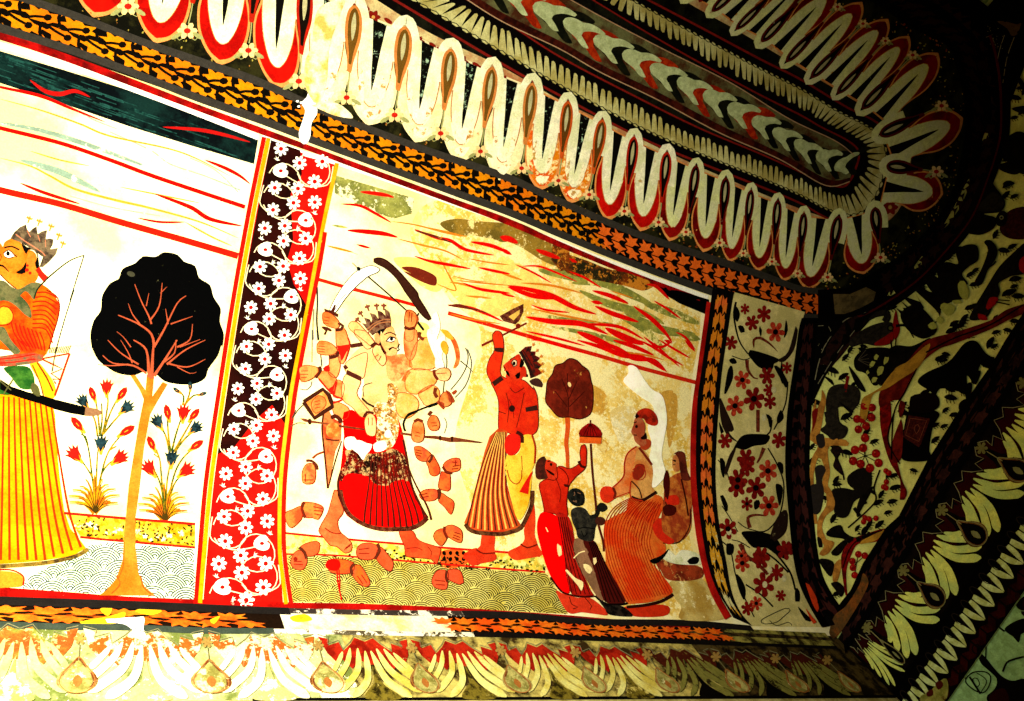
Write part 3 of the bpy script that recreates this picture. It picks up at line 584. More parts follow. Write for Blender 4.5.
T.part('skirt', [skirt], ('cc8604', dict(h2='d79c0c', s2=8, wear=.06, wcol='f3ecc8')), 4, 'yellow pleated skirt')
pl = []
for i in range(13):
    x = -12+i*5.2; xb = -26+i*8.9
    pl.append(strk([(x, 396+max(0, x)*.1), (x+(xb-x)*.25, 450), (x+(xb-x)*.6, 510), (xb, 560-max(0, i-8)*3.2)], 1.6, 2.6))
T.part('pleats', pl, 'cc3a10', 5, 'red pleat lines')
T.part('skirt_hem', [K('88,549 76,556 50,562 20,565 -30,568', w=4)], ('4a3a24', dict(h2='8c7430', s2=50)), 6)
T.part('skirt_panel', [C('160,400 200,385 250,440 290,500 300,570 250,590 215,500', 'L1')], 'dba023', 6, 'hanging yellow sash'); T.part('sash_line', [K('175,405 215,500 235,580', 'L1', 1.2), K('200,390 250,470 285,545', 'L1', 1.6)], '7a3410', 7)
T.part('green_cloth', [C('20,420 100,408 160,420 185,480 175,530 110,530 60,470', 'L1'), C('-30,500 0,490 60,520 70,560 20,565 -30,550', 'L1')], ('2c5a24', dict(h2='48702e', s2=30)), 7, 'green cloth')
T.part('feet', [C('-30,530 20,528 70,540 85,560 80,590 40,600 -30,598', 'P')][:0] or [C('-60,420 30,415 95,425 132,450 130,500 60,510 -60,510', 'L2')], 'e0882c', 5, 'orange foot'); T.part('foot_line', [K('-60,410 40,405 100,420 138,450 134,500', 'L2', 1.6)], 'b8301c', 6)
T = Thing('painted_bow', 'thin dark archery bow and string behind the crowned person at the left edge', 'painted bow')
T.part('bow_limb', [K('240,690 260,630 320,560 400,490 480,430 540,402 588,388', 'S8', 1.6, 1.0)], '2a3a20', 10); T.part('bow_string', [K('588,388 540,540 490,700', 'S8', .9), K('398,0 350,150 300,330 280,440', 'L1', .9)], '2c3626', 10)
T = Thing('painted_quiver', 'red zigzag-patterned arrow case with a brown fringe behind the crowned person', 'painted quiver')
T.part('case', [K('215,372 375,342', 'L1', 1.6, smooth=False), K('375,342 295,570', 'L1', 2, smooth=False), K('220,370 335,425 275,450 325,485 285,480 300,505', 'L1', 1.8, smooth=False)], 'b3341c', 7)
T.part('arrow_fringe', [K('%g,340 %g,%g' % (265+i*9, 272+i*10, 310-i*1), 'L1', .8) for i in range(12)], '6e5c30', 7)
T = Thing('painted_scabbard', 'long black scabbard with a grey tip across the yellow skirt at left', 'painted scabbard')
T.part('scabbard', [V('0,480 60,520 150,550 215,565 300,590 400,615 465,632 462,678 380,665 300,645 220,615 120,585 60,565 0,535', 'L1')], ('080806', dict(wear=.05, wcol='6a6a5c')), 9)
T.part('tip', [V('462,630 520,640 552,655 540,672 500,680 455,678', 'L1')], '8a6a4c', 10, 'brown-grey tip')
T.part('lashing', [K('0,490 60,540', 'L1', 1.2), K('70,480 20,560', 'L1', 1.2), C('175,500 205,520 215,575 180,560 165,530', 'L1')], '5c5a34', 10)
# ================================================================= STRIP OF WHITE FLOWERS
SL = V('271,140 256,214 241,300 227,390 214,480 206.5,560 203,603'); SR = V('336,163 322,222 314,268 306,305 298,347 290,390 285,430 281,465 279,495 279,525 280,555 283,604')
RS = Rail(SL, SR, n=120)
T = Thing('flower_border', 'upright strip of white daisies and scrolling stems on dark brown turning red downward', 'painted border')
T.part('strip_ground', RS.band(0, 1), ('cc2418', dict(h2='b81c12', s2=9, wear=.05, wcol='e8c8a0')), 2, 'red ground')
T.part('dark_ground', RS.band(0, 1, .05, .5)[:0]+[RS.map([(0, 0), (.0, .45), (.05, .55), (.1, .45), (.14, .52), (.2, .62), (.25, .58), (.3, .75), (.34, 1), (.62, 1), (.58, .75), (.62, .5), (.68, .25), (.7, .0), (.35, 0)])], ('2c110b', dict(h2='3c160e', s2=6)), 3, 'dark brown ground')
vs, ds, ct, lt, lf = [], [], [], [], []
nu = 11
def rp(i, a, b): return RS.p(min(1, max(0, (i+a)/nu)), b)
for i in range(nu):
    m = (lambda b: b) if i % 2 else (lambda b: 1-b)
    for a, b in ((.08, .2), (.3, .52), (.62, .24), (.12, .83), (.92, .46)):
        x, y = rp(i, a, m(b)); x2, y2 = rp(i, a, m(b)+.1); r = math.hypot(x-x2, y-y2)
        ds.append(daisy(x, y, r*1.08, i+a, 8)); ct.append(ell(x, y, r*.34, n=7))
    x, y = rp(i, .62, m(.76)); x2, y2 = rp(i, .62, m(.76)+.12); r = math.hypot(x-x2, y-y2)*1.1
    lt.append(crv(loc([(-1, 0), (-.8, -.45), (-.35, -.75), (.2, -.85), (.6, -.7), (.75, -.2), (.5, 0), (.75, .3), (.5, .8), (-.1, .85), (-.7, .5)], x, y, r*.95, -15), True, 2)); ct.append(ell(x-r*.05, y+r*.05, r*.24, r*.2, n=8))
    for a, b, an in ((.9, .64, 40), (.42, .86, -30)):
        x, y = rp(i, a, m(b)); lf.append(loc([(0, 0), (-.4, -1), (.0, -.45), (.5, -1.1), (.35, -.4), (1.1, -.6), (.5, 0), (.9, .5), (.2, .3)], x, y, 3.6, an))
    for a0, b0, rr in ((.35, .3, .25), (.85, .68, .25)):
        vs.append(strk([RS.p(min(1, max(0, (i+a0+rr*1.7*math.cos(t))/nu)), min(.98, max(.02, m(b0)+rr*math.sin(t)))) for t in [k*math.pi/9 for k in range(-3, 14)]], 1.0, smooth=False))
    vs.append(strk([rp(i, .1, m(.03)), rp(i, .35, m(.0)+.02*(1 if i % 2 else -1)), rp(i, .6, m(.05)), rp(i, .8, m(.35)), rp(i, .7, m(.7))], 1.0)); vs.append(ell(*rp(i, .95, m(.42)), 1.8, 2.4, n=8))
T.part('scrolling_stems', vs, ('ecdcae', dict(wear=.04, wcol='c8543a')), 4, 'cream scrolling stems')
for k, s in enumerate(ds): T.part('daisy', [s], ('f3eed8', dict(var=.04)), 5)
for k, s in enumerate(lt): T.part('lotus', [s], ('f3eed8', dict(var=.04)), 5, 'larger half-open white flower')
T.part('leaf_sprigs', lf, ('f0e8cc', dict(var=.04)), 5); T.part('flower_hearts', ct, 'cf2014', 6, 'red flower hearts')
T = Thing('strip_frame', 'yellow and red upright double line at the right of the white-flowered strip', 'painted frame')
T.part('yellow_line', [K('337,163 326,212', w=4), K('326,212 316,262 308,305 299.5,347 291.5,390 286,430 282,465 280,495 279.5,525 280,555 283,580 286,604', w=3.8)], ('dfae30', dict(h2='dc9c08', s2=4)), 6)
T.part('red_line', [K('325,232 319,268 311.5,305 303.5,347 295.5,390 290,430 286,465 284,495 283.5,525 284.5,555 287.5,580 291,604', w=4.2)], 'cf2414', 6)
# top white line above strip with red drips
T = Thing('white_line', 'white line under the red line, along the top of the picture panels', 'painted line')
T.part('line', [strk(V('-40,34 0,45 64,64 128,87 192,111 258,137'), 6), strk(V('262,137 300,152 335,162 400,184 450,202 505,221 560,243 630,270 708,298'), 5)], ('f4f0da', dict(wear=.1, wcol='e8d890', var=.04)), 2)
# ================================================================= MAIN PICTURE PANEL: sky
T = Thing('sky_band', 'broken dark sky band atop the main panel, olive at left and black at right', 'painted sky')
T.part('olive_patch', [V('330,20 640,110 630,170 560,190 440,150 330,90', 'B2')], ('a3a25a', dict(wear=.38, wcol='eee6b4', h2='6c7038', s2=9)), 2, 'faded olive left end')
T.part('olive_smear', [C('740,210 800,190 900,200 1013,215 1000,280 900,260 800,250', 'B2'), C('40,200 150,240 215,290 260,330 260,380 180,360 80,300 0,260', 'B3')], ('a0843a', dict(wear=.36, wcol='e8d493', h2='7c6a30', s2=12)), 2)
T.part('dark_patch', [V('205,290 270,310 275,385 235,395 200,350', 'B3'), C('245,330 330,350 420,385 500,400 600,440 560,470 480,450 380,430 260,400', 'B3')], ('3a3620', dict(wear=.45, wcol='c88a34', ws=14, h2='8c4a1c', s2=12)), 3)
T.part('dark_end', [V('590,440 700,470 815,505 808,565 760,545 700,520 650,490 620,470', 'B3')], ('0f0e0b', dict(wear=.04)), 3, 'black right end')
T.part('red_fleck', [K('430,85 480,90 540,100 560,108', 'B2', 4, taper=True), K('140,310 180,325 235,345', 'B3', 5, taper=True), K('270,345 300,360', 'B3', 4, taper=True), K('570,445 610,455 660,505', 'B3', 3.4, taper=True), K('0,260 40,270 70,285', 'B3', 6, taper=True), K('975,262 1013,275', 'B2', 5, taper=True)], 'd62314', 4)
T = Thing('cloud_streaks', 'crowded red, orange and olive wavy cloud lines filling the sky of the main panel', 'painted clouds', kind='stuff')
T.part('red_line', [K(s, f, w, taper=True) for s, f, w in [
 ('355,132 430,140 490,170 550,205', 'B2', 3), ('380,235 450,240 520,248 575,262', 'B2', 5), ('640,230 720,262 780,275 840,310 950,332', 'B2', 3.6), ('860,280 940,295 1013,325', 'B2', 4),
 ('640,335 700,355 780,370 860,385', 'B2', 3.2), ('890,380 960,395 1013,405', 'B2', 3), ('830,440 900,465 1013,480', 'B2', 3.2), ('770,525 850,535 920,560 985,590', 'B2', 3.2), ('415,290 470,305', 'B2', 2.6),
 ('0,305 45,330', 'B3', 4), ('60,368 130,400 200,440', 'B3', 2), ('85,375 150,375 220,400 300,435', 'B3', 2.2), ('270,395 330,420 395,460', 'B3', 2.4), ('30,450 110,465 200,490 290,535 375,562', 'B3', 5.5), ('30,455 130,490 230,500', 'B3', 5), ('0,480 60,495', 'B3', 2.4),
 ('120,525 180,545 270,555', 'B3', 2.4), ('360,470 430,490 500,520', 'B3', 4.5), ('370,530 440,560 540,592', 'B3', 5), ('520,530 590,580 640,630 670,670', 'B3', 4.6), ('600,510 650,540 705,580', 'B3', 2.6), ('100,572 200,590 320,600 420,640', 'B3', 6), ('300,630 370,660 450,695', 'B3', 6.5),
 ('410,615 480,650 560,680', 'B3', 7), ('320,600 460,610 560,660', 'B3', 3.4), ('100,628 220,655 330,685', 'B3', 2.6), ('685,632 720,650 760,700', 'B3', 2.6), ('355,512 400,520', 'B3', 4), ('560,650 620,690 670,668', 'B3', 3),
 ('300,0 400,30 480,60 560,70 640,120', 'C3', 5), ('360,0 450,30 520,70 600,80 650,125', 'C3', 5), ('440,0 520,25 600,60', 'C3', 4.5), ('540,0 600,30 660,70 715,100', 'C3', 3), ('620,0 670,30 740,70', 'C3', 2.5), ('600,10 650,60 700,105', 'C3', 2), ('720,0 760,45', 'C3', 3), ('640,0 670,12', 'C3', 4), ('120,0 180,5 260,30 350,55', 'C3', 2.5)]], ('e0160a', dict(wear=.08, wcol='e3c070')), 5)
T.part('brown_line', [C('590,380 640,378 690,395 725,418 722,450 690,440 640,410', 'B2')]+[K(s, f, w, taper=True) for s, f, w in [('640,235 730,262 790,285', 'B2', 2.6), ('600,395 670,430 715,450', 'B2', 3), ('780,530 860,540 930,560', 'B2', 2), ('530,435 620,430 720,460', 'W2', 2.4)]], ('7c3420', dict(wear=.2, wcol='c8843a')), 6)
T.part('orange_line', [K(s, f, w, taper=True) for s, f, w in [('550,200 650,215 760,245 830,260', 'B2', 1.6), ('575,268 680,295 760,315 830,350', 'B2', 2), ('300,295 360,310 400,320', 'B2', 2.4), ('640,215 740,235 850,262', 'B2', 1.6), ('730,330 780,420 800,470 720,440', 'B2', 1.5), ('850,345 930,360 1013,370', 'B2', 1.6), ('800,430 900,440 1013,450', 'B2', 1.6), ('780,560 860,580 980,600', 'B2', 1.6), ('840,490 940,500', 'B2', 2.2),
 ('80,440 200,450 320,480', 'B3', 2.4), ('0,400 90,430', 'B3', 2.4), ('430,470 520,500', 'B3', 1.6), ('120,540 260,570 420,600', 'B3', 2.2), ('420,700 560,720 640,740', 'B3', 2), ('560,200 700,235 830,250', 'W2', 1.2), ('540,250 640,265 760,300', 'W2', 2.2)]], ('d88a2a', dict(wear=.2, wcol='ecd898')), 4)
T.part('olive_wash', [K(s, f, w, taper=True) for s, f, w in [('150,390 260,410 380,440', 'B3', 9), ('280,440 400,440 520,490 600,530', 'B3', 9), ('310,470 420,520 560,560 640,600', 'B3', 8), ('560,520 680,560 780,600', 'B3', 9), ('480,550 620,620 760,640', 'B3', 9), ('120,560 280,590 440,600', 'B3', 6), ('320,215 380,225', 'B2', 2.4), ('200,610 400,650 560,700', 'B3', 5), ('450,560 560,620 640,700', 'B3', 7), ('700,640 780,660', 'B3', 8)]], ('a8a352', dict(wear=.34, wcol='e2d48c', h2='8a8c48', s2=30)), 2, 'olive washes')
T.part('ochre_haze', [crv(V('440,200 520,228 600,258 690,292 700,330 692,380 690,450 690,540 715,612 640,612 560,600 500,560 470,500 455,440 470,380 480,330 450,300 430,270 410,230'), True, 6)], ('e2c060', dict(h2='ecd488', s2=5, wear=.5, wcol='f0e2a8', ws=7)), .5, 'patchy ochre ground')
T.part('ochre_wash', [C('560,345 690,350 740,400 770,420 740,470 700,470 640,430', 'B2'), C('720,380 830,440 1013,460 1000,560 900,560 800,500', 'B2'), C('330,300 420,330 400,320', 'B2'), C('600,600 690,600 700,680 640,640', 'B2'), C('0,340 120,390 200,470 320,540 300,560 150,500 0,440', 'B3')], ('e8d27a', dict(wear=.25, wcol='f2e6b0')), 1, 'ochre washes')
T = Thing('ruled_red_line', 'straight red line closing the streaked sky of the main panel, above the two warriors', 'painted line')
T.part('line', [K('317,279 345,287 380,296 398,301', w=3.6), K('396,300 418,306', w=3.4), K('448,313 480,322 521,334 560,345 600,356 641,368 698,383', w=4)], ('cf3a1c', dict(wear=.2, wcol='d8a868', h2='d81c0c', s2=3)), 3)
# fallen plaster
T = Thing('plaster_patch', 'irregular pale patch of bare plaster beside the seated red-turbaned person', 'plaster patch')
T.part('patch', [crv(V('500,100 530,105 560,150 590,190 630,215 645,260 650,320 640,380 630,450 645,520 620,560 595,575 585,530 580,470 590,400 575,340 600,290 590,250 560,230 520,200 480,160 500,130', 'C3'), True, 3)], ('fbf3d2', dict(h2='fff8e4', s2=6, wear=.12, wcol='e0cc90', grit=.12)), 8)
T.part('stain', [C('330,170 390,190 420,230 400,290 350,270', 'C3'), C('600,220 680,200 690,300 660,420 640,300', 'C3'), C('380,380 420,400 410,440 380,420', 'C3')], ('d2a850', dict(wear=.4, wcol='e6cf88')), 1, 'brown stains')
T.part('pale_patch', [C('430,280 520,260 540,330 490,400 460,390', 'C3'), ], ('ece0b2', dict(wear=.5, wcol='e0c985')), 2)
# ---- ground of the main panel
T = Thing('flower_strip', 'yellow ground strip of dotted blossoms under the feet of the two warriors', 'painted strip')
g = V('285,533 345,539 402,544 460,549 515,553 560,556 540,560 548,571 490,568 430,563 370,558 330,555 285,554')
T.part('strip_ground', [V('285,533 345,539 402,544 460,549 515,553 548,556 546,571 490,568 430,563 370,558 330,555 285,554')], ('dcc04c', dict(h2='e8dc8a', s2=30)), 3)
T.part('blossoms', [daisy(x, y, rnd.uniform(2, 3.4), x, 5) for x, y in [(288+i*5.2, 538+i*.42+rnd.uniform(0, 13)) for i in range(50)]], ('c9b848', dict(h2='9ca04c', s2=30)), 4)
T.part('dark_leaves', [ell(x, y, rnd.uniform(1, 2.2), rnd.uniform(.7, 1.3), rnd.uniform(0, 180), n=6) for x, y in [(rnd.triangular(330, 548, 450), 0) for _ in range(120)] for y in [538+(x-285)*.085+rnd.uniform(2, 15)]], '2c2c14', 5)
T.part('red_edge', [K('285,533 345,539 402,544 460,549 515,553 540,556', w=2.2), K('285,554 330,555 370,558 430,563 490,568 545,572', w=1.8)], 'c8281a', 5)
T.part('orange_tuft', [C('440,552 462,550 468,562 455,568 442,566')], 'e06a2c', 4); T.part('tuft_dots', [ell(444+i % 4*6.5, 553+(i//4)*6, 2, 2.3, n=7) for i in range(8)], '18140c', 6)
T = Thing('painted_water', 'olive yellow fish-scale water pattern along the foot of the main panel', 'painted water', kind='stuff')
wp = V('286,555 330,556 370,559 430,564 490,569 545,573 552,580 562,600 568,614 500,611 430,607 350,603 292,602')
T.part('water_ground', [wp], ('d2c878', dict(h2='c8b85a', s2=8)), 2)
T.part('water_lines', scales(wp, 16, 13, .12, 1.0, 8, .3), ('3c3820', dict(h2='6a5a24', s2=5)), 3)
# ---- severed hands
HN = [(-1.0, -.55), (-.2, -.62), (.1, -.5), (.3, -.62), (.8, -.6), (1.05, -.35), (1.1, .1), (.95, .45), (.5, .62), (.2, .45), (0, .42), (-.95, .55)]
def hand(label, hp, cuff, arm, fingers, c='dd7a3a'):
    T = Thing('severed_hand', label, 'painted hand', 'severed hands scattered round the many-armed warrior')
    T.part('palm', [hp], (c, dict(h2='d0603a', s2=30, wear=.05, wcol='e8a060')), 8); T.part('outline', [OL(hp, .8), OL(arm, .8)], '8a2c18', 9)
    T.part('forearm', [arm], (c, dict(h2='d85a30', s2=20)), 7); T.part('bracelet', [cuff], '6a3420', 9, 'brown bracelet')
    T.part('finger_lines', fingers, '8f2c18', 9)
H = hand
H('closed hand highest of the three falling right of the red skirt, wrist to the right', C('268,285 300,280 340,295 400,345 395,385 350,402 300,390 275,350', 'W6'), K('405,345 400,380 380,410', 'W6', 2.6), C('400,345 430,380 465,450 460,495 425,515 390,500 375,440 360,405', 'W6'), [K('275,310 320,320', 'W6'), K('280,330 325,340', 'W6'), K('285,350 320,360', 'W6')])
H('clenched fist pointing right, second of the three falling right of the red skirt', C('490,430 520,395 570,375 618,378 628,420 620,465 580,482 530,485 495,462', 'W6'), K('488,440 515,480 562,492', 'W6', 2.6), C('480,478 520,495 545,500 545,620 500,628 455,605 462,540', 'W6'), [K('590,390 585,440', 'W6'), K('560,405 600,410', 'W6'), K('565,440 620,430', 'W6'), K('560,460 610,455', 'W6')])
H('hand pointing left, lowest of the three falling right of the red skirt', C('305,660 340,625 400,615 445,625 450,680 430,700 380,710 330,700', 'W6'), K('455,615 465,650 455,695', 'W6', 3), C('465,650 520,680 575,590 575,590 560,700 550,705 500,700', 'W6')[:0] or C('470,20 520,50 570,85 575,130 550,190 500,130 455,85', 'W8'), [K('320,660 370,650', 'W6'), K('335,680 380,672', 'W6')])
H('hand pointing right with short forearm, between the two warriors\' feet', C('505,290 560,272 620,300 642,340 630,410 560,385 515,345', 'W8'), K('505,285 500,320 525,375', 'W8', 2.8), C('495,300 500,340 522,375 480,435 440,410 415,360 440,315', 'W8'), [K('580,330 630,345', 'W8'), K('570,350 625,370', 'W8'), K('565,368 620,390', 'W8')])
H('fist in front of the painted water below the gap between the warriors', C('690,230 710,208 745,212 745,250 738,280 700,275 685,255', 'D2'), K('742,208 738,235 745,252', 'D2', 2.4), C('745,208 790,208 805,255 790,262 745,240', 'D2'), [K('695,245 735,250', 'D2'), K('700,262 735,264', 'D2')], 'd8603a')
H('blood-stained hand lying on the water, forearm at left and fingers down right', C('385,195 415,190 445,235 452,262 435,270 410,258 385,225', 'D2'), K('392,185 380,200 385,225', 'D2', 3.2), C('290,175 330,165 390,180 385,215 340,222 300,212', 'D2'), [K('420,225 440,255', 'D2'), K('405,230 425,260', 'D2')], 'e0702c')
H('hand at the panel\'s left foot resting across the flower strip, fist down left', C('155,165 175,135 205,140 215,175 200,205 175,205 155,190', 'D2'), K('185,122 205,140 212,165', 'D2', 3), C('190,120 235,100 262,105 255,145 215,155', 'D2'), [K('165,175 195,175', 'D2'), K('165,185 200,187', 'D2'), ell(295.5, 559, 2.2)], 'cf6a3c')
H('hand with forearm to the right, between the red-skirted warrior\'s two feet', C('400,145 410,115 440,105 478,115 480,150 455,168 415,165', 'D2'), K('480,108 488,135 470,165', 'D2', 3), C('490,120 520,150 540,180 530,212 500,195 475,160', 'D2'), [K('410,130 450,125', 'D2'), K('410,145 450,145', 'D2')], 'd8643a')
H('hand reaching right with forearm cut by the frame, at the panel\'s left edge', C('170,100 230,95 300,110 335,135 330,175 295,230 250,215 200,215 170,165', 'W7'), K('190,95 170,140 195,215', 'W7', 3), C('40,180 100,150 165,125 175,180 165,230 90,295 50,250', 'W7'), [K('260,130 330,145', 'W7'), K('265,160 330,165', 'W7'), K('265,185 315,195', 'W7')], 'dd8844')
H('hand hanging down with an open bracelet, left of the long dagger blade', C('95,480 130,420 180,420 200,480 190,560 150,578 100,565', 'W5'), K('125,395 165,395 205,430 210,465', 'W5', 2.6), C('130,400 165,385 200,425 195,470 160,430', 'W5')[:0] or K('175,375 210,345 265,325', 'W5', 1), [K('105,545 185,545', 'W5'), K('120,500 120,560', 'W5')], 'e0904c')
T = Thing('blood_stain', 'bright red blood running from the severed hand onto the water', 'blood')
T.part('stain', [C('283,190 300,168 335,170 340,195 325,210 295,205', 'D2'), K('328,205 330,250 345,320', 'D2', 1.2), K('335,205 338,260 336,290', 'D2', 1)], 'e0180c', 10)
# ================================================================= MANY-ARMED WARRIOR
SK = ('e6a565', dict(h2='dd8c4c', s2=8, wear=.1, wcol='efd9a4')); SKD = ('d87a3c', dict(h2='e39a58', s2=14, wear=.06, wcol='efd090'))
SKL = ('e6c488', dict(h2='dda660', s2=10, wear=.1, wcol='f2e8c4'))
T = Thing('painted_person', 'many-armed crowned warrior in a red skirt, central figure of the main panel', 'painted person')
torso = C('530,150 600,130 650,180 700,200 750,220 830,200 900,190 950,250 960,330 940,420 900,500 880,600 860,700 640,700 560,560 575,430 560,330 470,270 450,240', 'W3')
T.part('torso', [torso], SKL, 6, 'bare pale torso, flaking')
# left-hand side arms (outer) drawn far to near
arms = [
 ('raised_arm', '350,620 400,590 440,640 470,700', 'W1', None),
]
A = [C('345,640 400,615 445,660 470,700', 'W1')[:0] or crv(V('350,620 420,610 450,680', 'W1')+V('450,60 465,130 430,240 390,260 360,120 355,0', 'W3'), True, 3),
 C('500,0 590,10 640,70 660,110 600,150 540,80 500,30', 'W3'), crv(V('455,600 470,560 520,560 580,620 650,700', 'W1')+V('660,90 640,130 560,70 470,0', 'W3'), True, 3),
 C('310,190 380,200 390,290 360,370 300,340 305,250', 'W3'), C('220,330 290,320 360,380 360,440 330,500 270,440 220,380', 'W3'), C('360,390 420,420 410,520 360,530 330,500', 'W3'),
 C('430,260 520,200 600,180 590,300 560,380 440,330', 'W3'), C('410,400 450,340 550,390 520,490 560,560 620,640 560,680 480,600 410,540', 'W3'), C('330,560 420,580 460,620 440,690 350,670', 'W3')]
T.part('arm', [A[0]], SK, 7); T.part('arm', [A[2], A[1]], SKL, 9); T.part('arm', [A[3]], SK, 7); T.part('arm', [A[4], A[5]], SKD, 8); T.part('arm', [A[6], A[7]], SKL, 9, 'large pale arm bent to the hip'); T.part('arm', [A[8]], SKD, 7)
T.part('arm_outline', [OL(a, .7) for a in A], ('9c3a20', dict(wear=.1)), 10)
T.part('red_sleeve', [C('365,120 400,125 465,120 460,150 440,170 420,210 400,240 390,200 370,150', 'W3'), C('255,300 300,270 310,320 280,325', 'W3'), K('370,130 470,115 540,110', 'W3', 1.2), K('450,60 465,120 430,240', 'W3', 1.4), K('225,380 300,470 360,520 410,540 330,570', 'W3', 1.8), K('345,500 360,400', 'W3', 1.6), C('300,460 345,500 340,470 350,410 330,440', 'W3')], 'd8281a', 10, 'red cloth edges')
T.part('armlet', [V('465,110 560,95 570,125 475,140', 'W3'), V('445,310 560,365 548,398 435,345', 'W3'), C('410,285 435,270 455,295 430,310', 'W3')], '5e2e22', 11, 'dark armlets')
T.part('bracelet', [K('375,570 410,590 400,620 355,625', 'W1', 2.6), K('370,165 365,200 305,215', 'W3', 3.4), K('225,285 235,320 195,370', 'W3', 3.2), K('630,130 660,105 700,115', 'W3', 2.8), K('575,680 600,640 650,650', 'W3', 2.6), K('890,600 930,615 970,605', 'W1', 3), K('320,690 350,665 385,690', 'W3', 2.4)], '5c2c1e', 12, 'dark bracelets')
hs = [C('255,490 300,485 350,520 385,570 370,610 310,600 260,570', 'W1'), C('210,110 230,85 290,90 340,120 370,160 340,190 270,195 215,180', 'W3'), C('70,300 110,275 180,280 220,300 210,350 140,395 85,400 75,350', 'W3'), C('640,160 680,110 730,150 750,240 720,280 680,240', 'W3'), C('170,560 220,510 270,530 280,580 250,620 200,650 170,610', 'W3'), C('585,60 620,25 660,50 672,120 660,200 600,190 580,120', 'W5')]
T.part('hand', [hs[0]], SKD, 11); T.part('hand', [hs[1]], SKD, 11); T.part('hand', [hs[2]], SKD, 11); T.part('hand', [hs[3]], SKL, 11, 'pale hand at the chest'); T.part('hand', [hs[4]], SKD, 13); T.part('hand', [hs[5]], SKL, 12, 'pale hand on the hip')
T.part('finger_lines', [OL(h, .7) for h in hs]+[K(s, f, .7) for s, f in [('265,520 310,530', 'W1'), ('260,545 305,555', 'W1'), ('262,568 300,575', 'W1'), ('220,125 270,130', 'W3'), ('215,145 270,152', 'W3'), ('220,165 270,172', 'W3'), ('85,320 140,318', 'W3'), ('80,345 140,345', 'W3'), ('85,370 130,368', 'W3'), ('660,210 690,190', 'W3'), ('690,240 710,200', 'W3'), ('190,560 230,550', 'W3'), ('190,585 235,575', 'W3'), ('195,610 235,600', 'W3'), ('610,60 612,120', 'W5'), ('640,60 640,120', 'W5')]], '8c3018', 14)
# right-hand arms
B = [C('900,480 940,470 980,500 1000,540 970,610 960,700 900,700 895,610', 'W1'), C('195,0 280,0 290,100 270,200 230,240 190,160', 'W4'), C('230,240 290,90 380,60 440,180 430,290 330,310 250,300', 'W4'), C('210,330 300,300 420,330 440,400 380,450 280,500 200,460', 'W4'), C('300,490 400,430 460,470 450,560 360,590 330,560', 'W4'), C('130,500 240,500 300,560 280,640 200,690 130,640', 'W4'), C('540,30 590,80 620,180 610,270 570,300 590,220 570,120 545,70', 'W4')]
T.part('arm', [B[0], B[1]], ('e0703a', dict(h2='e8a060', s2=14)), 9, 'raised orange arm')
for k in (2, 3, 4, 5): T.part('arm', [B[k]], ('dca650', dict(h2='e6c07c', s2=9, wear=.16, wcol='f4ecc8')), 7, 'flaked pale arm')
T.part('arm_outline', [OL(B[k], .7) for k in range(6)], ('b0582c', dict(wear=.3, wcol='e0b878')), 9.6)
T.part('arm_edge', [B[6], K('300,490 380,450 410,425', 'W4', 2), K('180,400 210,340 230,320', 'W4', 4), K('215,190 240,290', 'W4', 4)], ('cf6a30', dict(h2='e09a50', s2=20, wear=.1)), 8, 'orange arm edge')
rh = [C('900,490 930,465 975,490 990,540 960,605 900,600 890,550', 'W1'), C('420,340 460,300 530,300 552,345 520,395 450,385', 'W4'), C('460,560 480,500 520,480 560,540 550,580 500,600', 'W4'), C('255,110 290,65 330,95 345,170 330,240 280,252 245,220', 'W6'), C('370,90 400,40 440,50 465,110 450,155 400,160 375,130', 'W6')]
for h in rh: T.part('hand', [h], SKD if h is not rh[1] else SKL, 11)
T.part('finger_lines', [OL(h, .7) for h in rh]+[K(s, f, .7) for s, f in [('930,480 925,560', 'W1'), ('950,490 945,560', 'W1'), ('440,340 520,335', 'W4'), ('275,170 310,180', 'W6'), ('270,200 310,205', 'W6'), ('395,100 440,100', 'W6'), ('405,125 445,120', 'W6')]], '8c3018', 14)
T.part('bracelet', [K('420,310 425,350 450,385', 'W4', 3), K('435,450 425,490 445,525', 'W4', 3.4), K('265,90 300,75 330,90', 'W6', 3), K('375,40 400,10', 'W6', 3), K('310,15 305,50 340,75', 'W4', 3)], ('7c3a20', dict(wear=.1)), 12, 'bracelets')
# neck, face, hair, crown
T.part('neck', [C('745,200 830,190 900,190 930,250 900,330 830,400 770,380 750,300', 'W3')], ('dd7a44', dict(h2='e8b070', s2=22, wear=.12, wcol='efd9a0')), 8, 'reddish neck and chest')
T.part('face', [crv(V('720,640 780,590 800,600 825,680', 'W1')+V('830,60 845,110 830,140 835,160 820,195 760,200 745,180 700,120 700,40', 'W3'), True, 3)], ('ecb678', dict(h2='e6a562', s2=12)), 11, 'pale orange face in profile to the right')
T.part('hair', [crv(V('640,660 690,620 750,600 720,650', 'W1')+V('705,0 705,90 740,160 755,180 735,190 700,120 695,50 660,20 640,40', 'W3'), True, 3)], '15110e', 12, 'black hair and sideburn')
T.part('ear', [C('655,40 680,20 700,50 705,90 690,110 665,90', 'W3')], 'e0a068', 12)
T.part('moustache', [K('770,155 800,135 830,148', 'W3', 2.4, .8)], '14100e', 13); T.part('eye', [C('750,85 780,55 820,62 812,85 780,92', 'W3')], 'f2ead0', 12)
T.part('eye_line', [K('748,90 780,52 825,66', 'W3', 1.2), K('755,88 790,95 815,85', 'W3', .9), ell(391.5, 338.8, 1.7, 2), K('735,35 780,18 825,40', 'W3', 1.1), K('850,105 840,140 850,150 832,165', 'W3', .9)], '15110e', 13)
